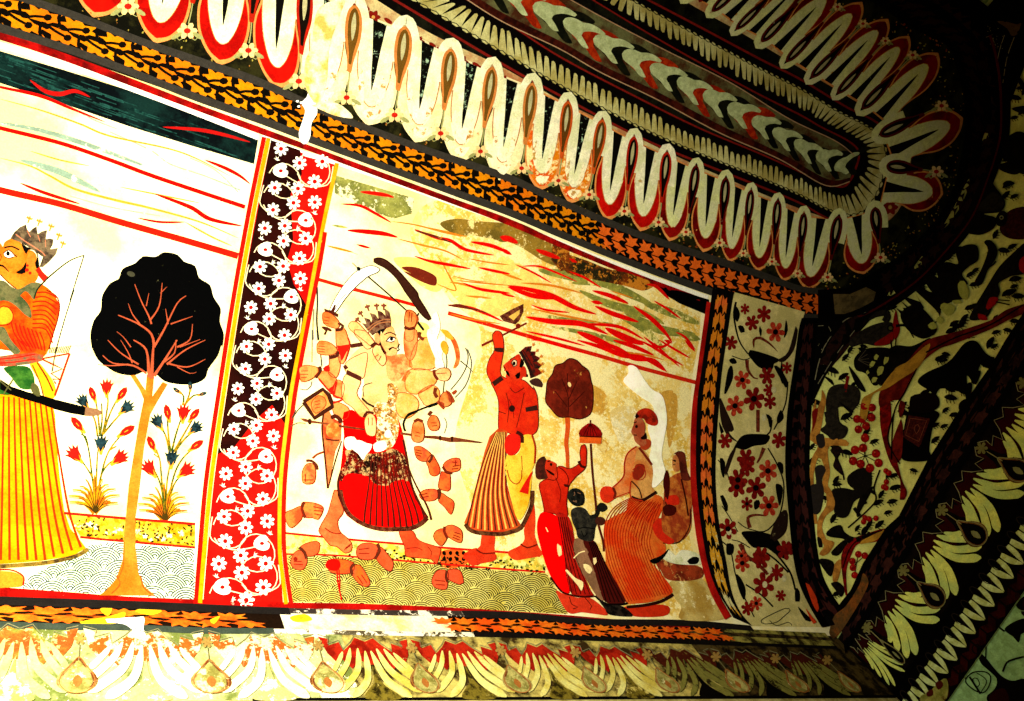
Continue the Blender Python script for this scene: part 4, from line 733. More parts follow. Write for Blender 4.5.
T.part('crown', [crv(V('600,620 560,570 595,575 575,525 620,540 630,570 640,540 620,490 660,500 680,530 690,545 680,470 710,480 730,500 745,520 735,455 770,480 785,600 700,620 640,665', 'W1'), True, 8)], ('5a2c24', dict(h2='8a6a50', s2=60)), 13, 'brown five-spiked crown')
T.part('crown_band', [K('605,645 660,590 720,565 785,560', 'W1', 1), K('595,625 650,575 720,545 785,540', 'W1', .8)], 'b07a50', 14)
T.part('crown_finial', [loc([(-.2, 1.8), (-.25, .5), (-1, .3), (-.8, -.5), (-.3, -.3), (0, -1), (.4, -.3), (1, -.4), (.9, .3), (.25, .5), (.2, 1.8)], 290+x/7.792, 250+y/7.792, 2.6, a) for x, y, a in ((520, 540, -50), (545, 490, -35), (600, 440, -20), (672, 432, -5), (728, 432, 0))], '8a4a38', 14, 'small red-brown finials')
# skirt and waist
sk = V('420,640 480,620 560,660 640,690', 'W3')+V('680,0 820,0 870,150 900,300 930,480 980,700', 'W5')+V('270,30 300,110 370,215 350,250 280,290 150,310 0,320', 'W8')+V('760,310 680,290 600,260 520,200 480,130 450,0', 'W7')+V('400,700 370,600 385,520 400,400 420,200 410,60', 'W5')
T.part('skirt', [sk], ('e0100a', dict(h2='d00c08', s2=8)), 8, 'bright red pleated skirt')
fl = []
for i in range(12):
    a = (640+i*22, 330); fx = 290+a[0]/7.792; fy = 410+a[1]/7.792
    bx = 364+i*6.1; by = 524+(3*math.sin(i/11*math.pi))-(max(0, i-8)*1.4)
    fl.append(strk([(fx, fy), (fx+(bx-fx)*.35, fy+(by-fy)*.4), (fx+(bx-fx)*.85, fy+(by-fy)*.8), (bx, by)], .9, 2.0))
T.part('pleats', fl, ('5c2418', dict(wear=.05, wcol='b08a5a')), 10.6, 'dark pleat lines')
T.part('skirt_hem', [strk(V('470,0 490,100 540,190 620,250 700,285 800,305 900,305 1000,300', 'W7')+V('100,305 230,300 320,260 365,215', 'W8'), 4.2)], ('5a2418', dict(h2='7c4a30', s2=60)), 11, 'dark brown hem')
T.part('skirt_edge', [strk(V('400,470 375,560 380,640 400,700', 'W5')+V('450,20 490,120', 'W7'), 2.4), strk(V('880,230 910,380 940,560 985,700', 'W5')+V('290,80 340,170 370,215', 'W8'), 1.8)], '5a2418', 11)
T.part('worn_band', [C('400,470 440,380 430,320 480,300 560,330 640,340 720,330 800,300 860,330 900,380 925,480 930,560 880,540 800,560 760,590 660,575 620,530 540,500 440,500 400,560 380,540', 'W5')], ('2c1810', dict(wear=.4, wcol='c0a06c', ws=40, ws2=120, h2='8c1c10', s2=30)), 10, 'blackened flaking waist')
T.part('flaked_gold', [crv(V('760,420 820,430 840,480 820,600 850,700', 'W3')+V('820,0 850,120 830,230 780,300 700,300 670,200 680,60 640,0', 'W5')+V('640,640 680,560 760,560', 'W3'), True, 4)], ('d09c50', dict(wear=.44, wcol='f0e4b8', ws=26, ws2=110, h2='8a5a20', s2=60)), 11, 'speckled gold sash area')
T.part('plaster_loss', [C('470,250 540,235 600,260 640,270 620,320 590,350 570,390 530,340 480,300', 'W5'), C('650,270 700,240 745,245 750,300 700,325 660,320', 'W5'), C('740,170 770,150 795,190 780,215 740,210', 'W5'), C('430,220 500,210 520,260 470,310 430,290', 'W5')], ('f2ead0', dict(wear=.2, wcol='c9b48a', ws=30)), 12, 'bare white plaster')
T.part('waist_dark_line', [K('560,530 600,570 660,600', 'W3', 2), K('640,410 570,440 575,520', 'W3', .8)], '3a2a18', 10)  # dark brown drawn lines at the waist
# legs
lg = V('425,0 460,20 490,100 490,180 450,240 465,320 520,370 560,420 555,470 510,492 440,440 390,430 330,360 300,320 330,250 370,180 400,80', 'W7')
lg2 = V('150,320 255,320 280,370 330,405 440,440 475,460 470,490 440,580 400,540 260,525 200,510 190,440', 'W8')
T.part('leg', [crv(lg, True, 3)], ('d8804a', dict(h2='d06a3c', s2=14)), 7); T.part('leg', [crv(lg2, True, 3)], ('dc6234', dict(h2='d0502c', s2=14)), 7)
T.part('leg_outline', [OL(crv(lg, True, 3), .8), OL(crv(lg2, True, 3), .8), K('350,295 390,325 440,340 480,335', 'W7', 1.1), K('205,455 290,450 330,470', 'W8', .8), K('370,440 400,480 395,520', 'W8', .7)]+[K('%d,%d %d,%d' % (500+i*12, 470-i*8, 520+i*13, 440-i*10), 'W7', .7) for i in range(4)], '8c2c18', 9)
# weapons
T = Thing('painted_sword', 'broad white curved sword raised at upper left, held by the many-armed warrior', 'painted sword')
bd = crv(V('310,470 350,380 420,270 500,180 580,135 640,122 690,140 700,155 680,175 610,205 560,245 500,300 430,380 350,490', 'W1'), True, 3)
T.part('blade', [bd], ('f4efdc', dict(var=.03)), 9, 'white blade'); T.part('blade_outline', [OL(bd, .8), K('345,470 400,380 440,340', 'W1', .6)], '1c1a16', 10)
T.part('hilt', [C('265,455 290,465 320,470 345,425 358,425 345,480 375,500 370,525 340,505 290,480 270,480', 'W1'), C('245,595 290,600 325,625 310,635 290,625 275,660 260,660 275,630 250,610', 'W1')], '5a2a1c', 12, 'brown hilt')
T = Thing('painted_mace', 'long curved dark brown club sweeping down from the top over the warrior\'s crown', 'painted club')
c_ = V('650,70 690,60 740,75 800,120 870,190 930,260 990,330', 'W1')+V('300,370 350,450 385,510 400,540', 'W2')
c2_ = V('650,90 690,115 740,140 800,190 850,250 900,330 950,400', 'W1')+V('290,460 330,510 365,540 380,548', 'W2')
RM = Rail(c_, c2_, n=40, match=True)
T.part('club', RM.band(0, 1), ('4a2a1e', dict(wear=.22, wcol='b08a5a', ws2=120)), 9); T.part('club_edge', [RM.line(0, 1), RM.line(1, 1)], '3a1a12', 10)
T = Thing('painted_arrow', 'thin black arrow crossing behind the raised curved sword', 'painted arrow')
T.part('shaft', [K('605,205 750,330 905,470', 'W1', 1.4), K('485,100 525,140', 'W1', .7), K('280,545 340,625', 'W2', 2.2), K('300,490 280,540', 'W2', 1.4)], '1c1c1c', 8); T.part('knob', [ell(358.5, 268.8, 1.8, 2.3, -30)], '1c1c1c', 10)
T = Thing('painted_bow', 'thin line-drawn bow at the left edge behind the many-armed warrior', 'painted bow')
T.part('string', [K('210,290 212,420 208,560 222,700', 'W1', 1.5), K('210,0 218,80', 'W3', 1.3), K('238,190 248,285', 'W3', 1.1)], '1e1e24', 6); T.part('limb', [K('185,460 178,580 180,700', 'W1', .9), K('172,0 170,250', 'W3', .9), K('168,400 165,430 130,465 80,460', 'W3', .9)], '6a6458', 6)
T = Thing('painted_dagger', 'broad orange dagger blade pointing down, left of the red skirt', 'painted dagger')
T.part('blade', [V('258,30 300,0 330,60 400,100 395,230 350,320 300,600 285,580 265,230 248,190', 'W5')], ('d8824a', dict(h2='b8502c', s2=22, wear=.08)), 9); T.part('blade_edge', [K('262,20 250,120 255,220 275,400 293,610', 'W5', 1.8), K('400,240 350,400 295,610', 'W5', 1)], '5a2a1c', 10)
T.part('gripping_fist', [C('285,130 320,100 370,105 385,150 375,205 320,215 285,190', 'W5')], ('dd7434', dict(h2='e8a058', s2=40)), 11, 'orange fist'); T.part('cuff', [K('320,60 350,45 385,70 395,100', 'W5', 4), K('280,225 330,235 385,235', 'W5', 1.4)], '5a2a1c', 12)
T = Thing('painted_shield', 'small brown square-framed hand guard held at left below the raised fists', 'painted shield')
sh = V('105,560 255,462 300,505 320,560 330,595 190,685', 'W3')
T.part('frame', [OL(sh, 4)], '4e2a1c', 12); T.part('field', [sh], ('e6a45c', dict(h2='dd8840', s2=30)), 11)
T.part('arrow_tails', [K('10,700 60,625 105,580', 'W3', .9), K('0,130 60,100 120,105', 'W5', .8), K('15,60 45,0', 'W5', .8)], '5a4a3c', 7)
T = Thing('painted_spear', 'long thin brown spear running level behind the warrior, point at right', 'painted spear')
T.part('shaft', [V('75,65 110,65 160,80 250,95 400,118 580,145 580,158 400,135 250,108 160,100 110,90', 'W5'), V('160,172 350,200 430,200 540,215 560,208 640,222 800,250 780,258 640,248 540,250 430,225 350,218 160,190', 'W6')], ('6e3420', dict(h2='8a5030', s2=30)), 10); T.part('collar', [ell(309.5, 421.5, 1.8, 3), ell(440, 438, 1.2, 2.6), ell(452, 439, 1.2, 2.8)], '4a2418', 11)
T = Thing('painted_curved_sword', 'thin pale line-drawn curved sword at the right of the many-armed warrior', 'painted sword')
T.part('blade_line', [K('665,140 685,200 670,290 620,380 550,465', 'W4', .8), K('680,150 710,240 700,340 660,440 585,525', 'W4', .8), K('625,240 680,285 725,330', 'W4', 1.2, .4)], '4a4a44', 8)
T.part('hilt', [C('510,465 540,480 580,550 575,565 540,560 530,520', 'W4'), C('555,490 590,465 598,480 570,505', 'W4'), C('440,555 500,570 495,620 480,610', 'W4')], 'a8502c', 12, 'brown-orange hilt')
T = Thing('painted_small_bow', 'short black double-curved bow held low at the right of the many-armed warrior', 'painted bow')
T.part('limb', [K('190,700 220,655 270,635 340,608 450,565', 'W4', 1.6), V('350,600 400,575 460,560 440,585 380,605', 'W4'), K('290,10 210,50 180,110 195,165', 'W6', 1.8)], '1c1a16', 11); T.part('string', [K('500,60 520,110 500,180', 'W6', .6), K('510,170 520,260 500,400 490,490', 'W4', 1)], '6a6a50', 8)
T = Thing('plaster_patch', 'whitish patch of lost paint over the right-hand arms of the many-armed warrior', 'plaster patch')
T.part('patch', [crv(V('400,540 440,480 470,600 440,700', 'W2')+V('500,40 510,120 480,200 500,290 430,290 430,220 400,150 370,60 370,0 430,-40', 'W4'), True, 4)], ('f4ecd2', dict(wear=.22, wcol='e3c878')), 13); T.part('yellow_rim', [C('470,620 520,625 570,680 575,700 530,690 500,660', 'W2'), C('470,110 500,80 530,130 520,190 490,170', 'W4')], ('dca83a', dict(wear=.2)), 14)
# ================================================================= AXE WARRIOR
RSK = ('d8441e', dict(h2='c8321a', s2=9))
T = Thing('painted_person', 'crowned red-skinned warrior raising an axe, right of the many-armed one', 'painted person')
body = crv(V('175,270 200,240 240,250 258,300 262,390 235,560 260,600 300,610 400,620 440,640 500,700', 'S1')+V('570,50 600,120 610,250 605,380 560,430 480,450 350,400 300,380 298,160 240,20', 'S2')+V('170,650 130,560 150,460 190,390 175,300', 'S1'), True, 3)
T.part('body', [body], RSK, 6, 'red torso and arms'); T.part('body_outline', [OL(body, .8), K('360,100 380,200 370,330', 'S2', .8), K('500,100 470,250 440,370', 'S2', .8), K('390,60 430,100 500,60', 'S2', .9), K('380,150 410,210 420,300', 'S2', .6)], '7a2414', 7)
T.part('head', [C('260,510 320,460 380,420 400,470 410,560 400,620 330,625 275,600 285,570 270,545', 'S1')], ('d8502a', dict(h2='c83c1e', s2=14)), 8, 'red face in profile to the left')
T.part('hair', [C('400,455 420,490 400,530 385,520', 'S1'), C('350,590 390,560 385,610 365,615', 'S1'), C('430,570 450,580 450,600 430,600', 'S1')], '1c100c', 9); T.part('ear', [C('395,540 420,515 438,550 435,600 400,600', 'S1')], 'c83c1e', 10)
T.part('eye', [C('322,490 345,462 365,475 362,510 340,520', 'S1')], 'e8c8a0', 9); T.part('eye_line', [OL(C('322,490 345,462 365,475 362,510 340,520', 'S1'), .8), ell(514, 363.5, 1.5, 2.1), K('310,465 350,440', 'S1', .8), K('260,510 275,540 265,550', 'S1', .8)], '1c100c', 10); T.part('moustache', [C('278,545 300,560 310,600 285,580', 'S1')], '1c100c', 10)
T.part('crown', [V('380,410 430,365 480,358 470,400 510,400 505,430 545,450 520,480 560,505 530,535 560,570 510,595 470,610 450,520 420,450', 'S1')], ('8a2a1a', dict(h2='4e2a22', s2=40)), 10, 'dark red spiked crown')
T.part('crown_band', [strk(V('390,400 430,470 460,530 490,600', 'S1'), 3), K('410,390 450,450 490,520', 'S1', .8), *[loc([(-.6, 0), (0, -1), (.7, 0), (0, 1.2)], 470+x/7.792, 300+y/7.792, 2.6, a) for x, y, a in ((450, 385, 30), (485, 420, 50), (510, 470, 65), (530, 520, 75))]], '3a2420', 11); T.part('crown_sprig', [loc([(-.2, 1.4), (-.8, -.3), (-.1, .1), (.2, -1), (.4, .1), (1, 0), (.2, 1.4)], 470+x/7.792, 300+y/7.792, 1.9, a) for x, y, a in ((495, 340, 20), (527, 388, 40), (560, 435, 60), (568, 495, 70), (570, 555, 80))], 'cf8434', 10, 'orange sprigs')
T.part('ribbon', [C('460,630 510,608 545,620 568,660 560,680 510,672 475,655', 'S1')], '54352c', 9, 'brown ribbon end behind the neck'); T.part('necklace', [ell(512, 408.5, 3, 3.4), K('300,245 355,262', 'S2', .8)], '3a201a', 8)
T.part('armlet', [V('170,640 240,590 262,620 190,672', 'S1'), V('508,215 600,195 605,235 515,248', 'S2'), C('185,375 260,375 262,405 195,400', 'S1')], '4a2a22', 9, 'dark armlets')
T.part('hand', [C('370,430 430,420 470,450 470,520 440,570 400,590 360,570 345,500', 'S2')], 'd83020', 10, 'bright red fist at the waist'); T.part('bracelet', [K('440,405 480,430 485,490', 'S2', 3.4)], '54241c', 11)
sk = V('300,375 230,440 190,560 155,700', 'S2')+V('215,60 180,240 110,410 130,450 190,490 240,505 400,512 480,495 555,465 560,440 520,380 470,220 430,60 420,0', 'S3')+V('350,700 350,600 350,480 370,400', 'S2')
T.part('skirt', [sk], ('c8662e', dict(h2='c43a1c', s2=8)), 8, 'orange-brown pleated skirt')
pl = []
for i in range(15):
    t = i/14; pl.append(strk([(496+t*9, 432), (484+t*22, 460), (474+t*33, 495), (467+t*50, 526+4.5*math.sin(t*math.pi))], .8, 1.6))
T.part('pleats', pl[::2], ('6e3422', dict()), 9, 'dark pleat lines'); T.part('pale_pleat_line', pl[1::2], 'e8b860', 9, 'pale yellow pleat lines')  # pleat lines alternate dark brown and pale yellow
T.part('skirt_hem', [strk(V('120,420 145,460 200,485 300,495 400,498 480,480 550,450 600,360 635,270 640,160', 'S3'), 4)], ('4e2a1c', dict(h2='7a5030', s2=50)), 11, 'dark hem')
T.part('yellow_wrap', [crv(V('480,440 560,430 580,520 580,650 560,700', 'S2')+V('640,0 630,160 600,300 545,390 510,350 470,200 440,60 430,0', 'S3')+V('350,640 370,580 430,585 470,540', 'S2'), True, 3)], ('ddb02c', dict(h2='e8c850', s2=10)), 9, 'yellow wrap'); T.part('wrap_line', [K('560,430 585,520 580,650', 'S2', 1.6), K('445,0 470,80 520,110 555,70 560,0', 'S3', 1), K('480,590 485,700', 'S2', .8)], 'b03a18', 10)
T.part('tassel', [V('540,170 580,100 630,20 645,10 620,100 610,190', 'S3')], 'cf2a18', 11, 'red tassel')
T.part('leg', [crv(V('245,505 345,510 345,600 350,650 340,700 100,690 110,660 190,630 235,590', 'S3'), False, 3)+V('760,430 640,545 600,560', 'W8')[:0]], ('d4502a', dict(h2='c8401e', s2=12)), 7)
T.part('foot', [C('650,505 700,470 750,450 800,480 890,490 910,530 880,555 800,570 720,590 680,560', 'W8')], ('cf4a28', dict(h2='bf3a1c', s2=20)), 7)
T.part('leg', [crv(V('650,260 665,400 660,500 690,600 720,660 600,690 500,700 450,640 540,590 580,540 575,470 600,380', 'S3'), True, 3)], ('d8562a', dict(h2='cf4420', s2=12)), 6, 'rear leg'); T.part('anklet', [K('205,620 260,650 350,645', 'S3', 1.4), K('550,575 600,605 680,580', 'S3', 1.4)], '7a2414', 9)
T = Thing('painted_axe', 'small triangular-bladed axe raised by the red-skinned warrior', 'painted axe')
T.part('blade', [V('230,125 330,70 415,30 415,90 380,165 350,190 260,165', 'S1')], ('5c2c20', dict(h2='8a5438', s2=60)), 7, 'brown blade'); T.part('blade_opening', [V('300,130 388,75 385,110 340,160', 'S1')], 'dcb860', 8)
T.part('handle', [K('90,355 130,335 180,312', 'S1', 2.2), K('250,275 330,235 400,200 440,180', 'S1', 1.8), ell(518, 326, 2.4, 2.6)], '8a2c1c', 7)
# small round tree
T = Thing('painted_tree', 'small dark red round tree on a thin orange trunk, right of the axe warrior', 'painted tree')
cr = C('180,200 185,160 205,130 215,100 245,90 270,72 300,80 320,100 345,120 355,160 362,190 362,250 350,290 310,308 270,300 230,300 200,270 178,240', 'C3')
T.part('crown', [cr], ('6e2a1a', dict(h2='8a3420', s2=22, wear=.2, wcol='cf9a4c', ws=20, ws2=90)), 4); T.part('crown_outline', [OL(cr, 1), *[K(s, 'C3', .8) for s in ('265,300 265,220 240,150', '268,230 300,160', '262,260 215,200', '270,260 330,200', '265,200 262,130')]], '4e1a10', 5); T.part('chip', [ell(569.5, 384.5, 1.6, 2.6, -20)], 'ecd090', 6)
T.part('trunk', [strk(V('262,300 264,340 258,400 262,440 264,500', 'C3'), 5, 3.4)], 'd06428', 4, 'thin orange trunk')
# ---- kneeling/standing young man with raised hand
T = Thing('painted_person', 'red-skinned young person in a bright red skirt, one palm raised', 'painted person')
bd = crv(V('90,480 70,510 90,600 110,700', 'S4')+V('80,70 140,80 215,100 215,40', 'S5')+V('285,640 300,520 310,500 360,440 430,375 440,290 440,230 425,190 400,200 388,260 390,330 310,380 250,360 210,370 215,450 180,470 130,460', 'S4'), True, 3)
T.part('body', [bd], ('d43c1e', dict(h2='c02c16', s2=12)), 8, 'red torso and raised arm'); T.part('body_outline', [OL(bd, .9), K('225,370 270,400 300,460 290,520', 'S4', 1), K('200,450 240,560 230,640', 'S4', .7)], '7a1a10', 9)
T.part('neck', [C('130,430 210,370 225,460 150,490', 'S4')], 'cc4424', 7.5)
T.part('face', [C('110,380 130,310 170,320 205,340 208,360 200,380 200,410 190,440 150,450 115,420', 'S4')], ('cc4424', dict()), 10); T.part('hair', [C('40,380 60,310 110,282 125,310 115,370 130,420 140,450 90,462 50,455', 'S4')], ('6a3426', dict(h2='4e2a20', s2=40)), 11, 'brown hair')
T.part('beard', [C('120,380 150,395 190,420 188,435 150,415', 'S4'), K('135,325 160,318', 'S4', 1), ell(551, 464.5, 1.2, 1.6)], '200e0a', 12, 'thin black beard and eye'); T.part('armlet', [C('260,500 300,505 302,525 270,520', 'S4'), K('378,320 400,360 430,370', 'S4', 2.6)], '501c14', 11)
T.part('skirt', [C('75,70 140,85 165,110 190,200 200,300 210,430 230,540 190,540 140,480 100,400 60,270 40,170 50,100', 'S5')], ('e80c08', dict(var=.06)), 10, 'bright red cloth'); T.part('skirt_pleats', [C('150,90 215,90 245,150 262,240 300,400 350,520 370,560 300,565 240,545 215,440 195,300', 'S5')], ('9c2218', dict(h2='b82c1c', s2=20)), 9, 'dark red pleated cloth')
T.part('pleat_lines', [K('%d,100 %d,250 %d,420 %d,550' % (165+i*12, 190+i*13, 220+i*20, 245+i*26), 'S5', .8) for i in range(5)]+[K('120,450 180,530 240,555 320,565 375,560', 'S5', 1.8)], '4e120c', 11)
T.part('legs', [C('150,530 190,545 280,570 350,570 440,640 450,672 380,665 300,655 220,655', 'S5')], ('d04a2a', dict()), 8); T.part('foot_lines', [K('230,565 245,610 280,625 250,635', 'S5', .8), K('320,570 360,620 350,640', 'S5', .8)], '5a1a10', 9)
# ---- dark boy holding the parasol
T = Thing('painted_person', 'small dark-skinned child holding the parasol pole', 'painted person')
T.part('head', [C('290,600 310,545 360,530 410,560 425,620 410,660 360,672 320,650', 'S4')], ('1e1e1a', dict(h2='34342c', s2=50)), 12, 'black head')
T.part('face_lines', [K('345,560 350,580 340,590', 'S4', .8), K('370,565 395,575', 'S4', .8), ell(576, 501, .8), K('335,630 365,640', 'S4', 1)], '8a6a50', 13); T.part('torso', [C('240,60 280,40 320,50 350,90 385,100 395,130 380,160 370,230 340,242 280,220 270,180 245,120', 'S5')], ('33302a', dict(h2='4a463a', s2=40)), 12); T.part('arm', [C('385,50 410,15 440,25 450,50 420,70', 'S5'), K('350,100 385,90 395,60', 'S5', 4)], '2c2a24', 13); T.part('hand', [ell(600, 521, 5, 4.4)], '5a3226', 13); T.part('belt', [K('275,170 320,160 380,170', 'S5', 1), K('300,180 315,215 335,190', 'S5', .8)], '0e0c0a', 13)
T.part('skirt', [C('265,225 320,240 345,300 380,420 430,580 400,575 350,500 280,380 255,290', 'S5')], ('a07a5a', dict(h2='8a6a4c', s2=20)), 11, 'grey-brown cloth'); T.part('skirt_pleats', [C('310,235 375,240 420,330 480,440 560,590 540,605 450,600 420,560 370,400', 'S5')], ('5c1e16', dict()), 11, 'dark red pleated cloth')
T.part('pleat_lines', [K('%d,245 %d,340 %d,460 %d,595' % (345+i*8, 375+i*12, 410+i*16, 445+i*25), 'S5', 1) for i in range(5)]+[K('380,560 440,605 540,608 570,600', 'S5', 2)], '1c100c', 12)
T.part('feet', [C('400,580 470,610 540,620 600,672 560,680 460,668 440,640', 'S5')], ('1c1814', dict(h2='3c342a', s2=40)), 12, 'black feet'); T.part('chip', [C('310,375 345,380 365,410 350,430 325,415', 'S5'), C('368,340 385,335 390,360 375,380', 'S5'), K('255,340 285,310 320,298', 'S5', 1.2), C('205,410 215,405 265,455 310,480 300,530 280,500', 'S5'), C('160,255 180,270 185,320 170,330 160,300', 'S5'), K('92,160 105,185', 'S5', 1)], ('ecd9a0', dict()), 14, 'cream chips of bare plaster')
T = Thing('painted_parasol', 'small red domed parasol on a thin dark pole, held over the child', 'painted parasol')
T.part('dome', [C('385,125 388,80 430,40 470,22 510,40 550,80 558,130 470,128', 'S4')], ('a8201a', dict(h2='8a1814', s2=30)), 10, 'dark red dome'); T.part('fringe', [V('385,125 558,132 555,185 385,178', 'S4')], 'e0722c', 10, 'orange fringe'); T.part('ribs', [K('385,125 470,130 558,133', 'S4', 1.2), *[K('470,25 %d,75 %d,125' % (440+i*15, 415+i*27), 'S4', .6) for i in range(5)]], '4a0e0a', 11)
T.part('pole', [strk(V('470,0 470,22', 'S4'), 1.4), strk(V('472,185 485,400 510,640 515,700', 'S4')+V('385,60 400,150 425,240 430,300', 'S5'), 2)], '6a2a1a', 9, 'thin dark pole')
# ---- seated sage
T = Thing('painted_person', 'seated red-turbaned person in a swirling orange robe, reaching out a fist', 'painted person')
T.part('robe', [crv(V('560,60 500,90 440,130 435,200 440,300 450,420 520,540 565,600', 'S5')+V('200,585 280,575 350,545 360,520 300,440 270,400 330,360 320,300 290,240 320,160 300,110 180,120', 'S7'), True, 3)], ('d87a34', dict(h2='d8521e', s2=7, wear=.08, wcol='e8b868')), 8, 'orange robe')
ro = V('180,120 110,160 70,220 62,300 90,430 160,580', 'S7'); ri = V('310,150 285,210 270,270 262,330 300,430 355,540', 'S7')
T.part('robe_lines', [strk([lerp(p, q, k/17) for p, q in zip(ro, ri)], .75) for k in range(18)]+[K('%d,%d %d,%d %d,%d' % (240+i*12, 120+i*4, 190+i*10, 170+i*10, 150+i*12, 215+i*20), 'S7', .6) for i in range(7)], ('b02a14', dict()), 9, 'curving red fold lines')
T.part('robe_hem', [K('160,600 240,592 310,575 365,545', 'S7', 3)], '3c1c12', 10)
T.part('seat_mat', [C('150,600 320,590 350,615 320,640 190,640', 'S7')], ('c8401e', dict()), 6, 'red mat')
T.part('torso', [crv(V('780,230 840,205 900,250 945,330 960,420 950,520 980,560 960,600 900,625 790,610 780,480 730,440 740,300', 'S4'), True, 3)], ('d8a864', dict(h2='d08848', s2=14, wear=.2, wcol='e8cf90')), 9, 'pale torso')
T.part('arm', [C('735,440 785,480 780,560 730,590 660,600 640,530 690,490', 'S4'), C('740,320 800,220 830,230 800,400 790,480 735,440', 'S4')], ('e0985a', dict(h2='d8783a', s2=14)), 10); T.part('hand', [C('545,560 570,520 630,520 660,560 665,605 600,648 555,620', 'S4')], 'd84424', 12, 'red fist'); T.part('bracelet', [K('645,525 665,570 655,612', 'S4', 2.4)], '7a2c1c', 13); T.part('arm_outline', [K('830,205 760,260 735,340 728,440 640,530', 'S4', 1.4), K('785,480 785,600 880,630', 'S4', 1.3), K('660,605 780,560', 'S4', .9), K('800,390 850,350 900,400 880,460 810,460 800,400', 'S4', .8)], 'b83c20', 13)
T.part('knee_patch', [C('805,400 830,345 890,350 890,420 840,468 805,450', 'S4')], 'a03a22', 11, 'dark red bundle'); T.part('belt', [K('790,600 870,625 940,590 985,560', 'S4', 3), K('790,475 850,540 870,610', 'S4', 1.2)], '3c1c14', 12); T.part('chest_line', [K('850,215 900,280 950,350', 'S4', 2.4)], '8a3420', 12)
T.part('face', [C('320,325 340,270 350,220 400,220 430,280 425,350 440,420 400,440 350,400 340,360', 'S6')], ('c07a50', dict(h2='b05a3a', s2=20)), 11, 'brown face in profile to the left'); T.part('turban', [C('355,190 380,160 430,140 480,155 520,200 530,260 500,280 440,260 420,225 365,215', 'S6')], ('c03a20', dict(h2='8a2c1c', s2=30)), 12, 'red turban')
T.part('beard', [C('395,370 420,350 432,330 440,380 400,385', 'S6'), K('340,255 365,248', 'S6', .9), ell(636.5, 426.5, 1.4, 1.6), K('340,350 365,352', 'S6', 1), C('365,180 350,205 360,225 385,205', 'S6')], '2a120c', 13); T.part('neck', [C('380,420 440,380 475,400 470,440 430,470 395,450', 'S6')], 'b8522e', 10)
# woman behind
T = Thing('painted_person', 'long-haired person in profile at the far right edge of the main panel', 'painted person')
T.part('hair', [C('650,500 690,475 735,490 748,560 760,640 785,700 720,700 700,620 690,540 665,500', 'S6')], ('5c2a20', dict(h2='7a3a28', s2=20)), 9, 'long brown hair'); T.part('face', [C('640,570 650,510 680,500 700,560 700,620 665,640 645,610', 'S6')], ('d0985a', dict(h2='c07a48', s2=30)), 8); T.part('eye_line', [K('645,550 665,545', 'S6', .9), ell(675, 461, 1), K('645,580 665,580', 'S6', .7)], '2a140c', 10)
T.part('dress', [C('330,60 370,20 420,10 445,60 445,180 440,260 400,310 340,310 310,250 320,150', 'S7')], ('a8502c', dict(h2='c8803c', s2=20, wear=.22, wcol='d8b070', ws=20)), 8, 'worn reddish brown dress'); T.part('dress_outline', [K('440,170 435,250 390,315 320,320', 'S7', 1.2), K('340,40 330,130 350,200', 'S7', .9), K('400,40 420,130 430,200', 'S7', 1.6), K('280,230 300,290 340,320', 'S7', 1.6)], '4e2014', 9); T.part('dark_hand', [C('318,165 345,150 378,165 370,195 330,200', 'S7'), C('320,60 335,0 350,50 340,130', 'S7')], '5a1c14', 10)
T.part('red_cloth', [C('275,240 310,210 320,270 370,310 340,325 290,290', 'S7'), C('330,120 380,110 390,150 340,150', 'S7')], ('cf3a20', dict(wear=.15, wcol='d8a060')), 9)
# damaged corner
T = Thing('plaster_patch', 'damaged plaster in the lower right corner of the main panel with white and black chips', 'plaster patch')
T.part('brown_loss', [C('290,400 340,390 430,410 490,430 490,470 430,485 340,480 310,440', 'S7')], ('a8502c', dict(wear=.3, wcol='d0a060', h2='7a3420', s2=14)), 9); T.part('pale_loss', [C('350,490 480,470 540,560 590,650 400,655 400,600 370,560', 'S7')], ('d0bc78', dict(wear=.3, wcol='e8dca8', h2='b89a50', s2=10)), 7)
T.part('white_chip', [C('315,380 345,350 375,375 400,350 470,365 490,410 420,415 350,405', 'S7')], ('eae6c4', dict(h2='cfd0a0', s2=20)), 10); T.part('black_chip', [C('262,395 310,375 345,345 330,375 300,405 275,410', 'S7'), C('425,400 450,380 478,385 470,410 435,412', 'S7')], ('14120e', dict(wear=.15)), 11)
# ================================================================= BORDERS AND FLORAL PANEL AT THE RIGHT
FR.update({'X1': (800, 280, 5.008), 'X2': (900, 180, 5.008), 'X3': (800, 400, 5.008), 'X4': (800, 520, 5.838), 'X5': (880, 300, 4.382),
 'X6': (960, 0, 3.5), 'X7': (700, 290, 5.008), 'X8': (700, 420, 5.008), 'Y1': (720, 540, 5.843), 'Y2': (900, 400, 5.008),
 'Y3': (840, 520, 5.007), 'Y4': (900, 560, 4.968), 'Z8': (540, 610, 2.844)})
bl_ = V('714,286 712,298 708,330 702,372 698,404 697,455 698,490 702,527 709,566 718,591 734,618')
br_ = V('734,292 732,300 726,340 721,375 718,410 716,440 715,480 718,520 725,558 731,591 740,612 752,626')
RV = Rail(bl_, br_, n=90)
T = Thing('upright_leaf_border', 'upright black border of orange leaves closing the right side of the main panel', 'painted border')
T.part('border_ground', RV.band(0, 1), ('15110e', dict(wear=.04, wcol='c8b070')), 12)
T.part('leaf_pattern', leaf_units(RV, .075, .02, .72), ('e07a3c', dict(wear=.14, wcol='e8d8a0', h2='d8902e', s2=7)), 13, 'orange leaves')
T.part('pale_leaf_pattern', leaf_units(RV, .085, .72, .98), ('d8a83c', dict(wear=.4, wcol='d8d098')), 13, 'paler worn leaves')
T.part('border_line', RV.band(-.04, .2), '1a1614', 14); T.part('border_line', RV.band(.8, 1.02), '1a1614', 14)
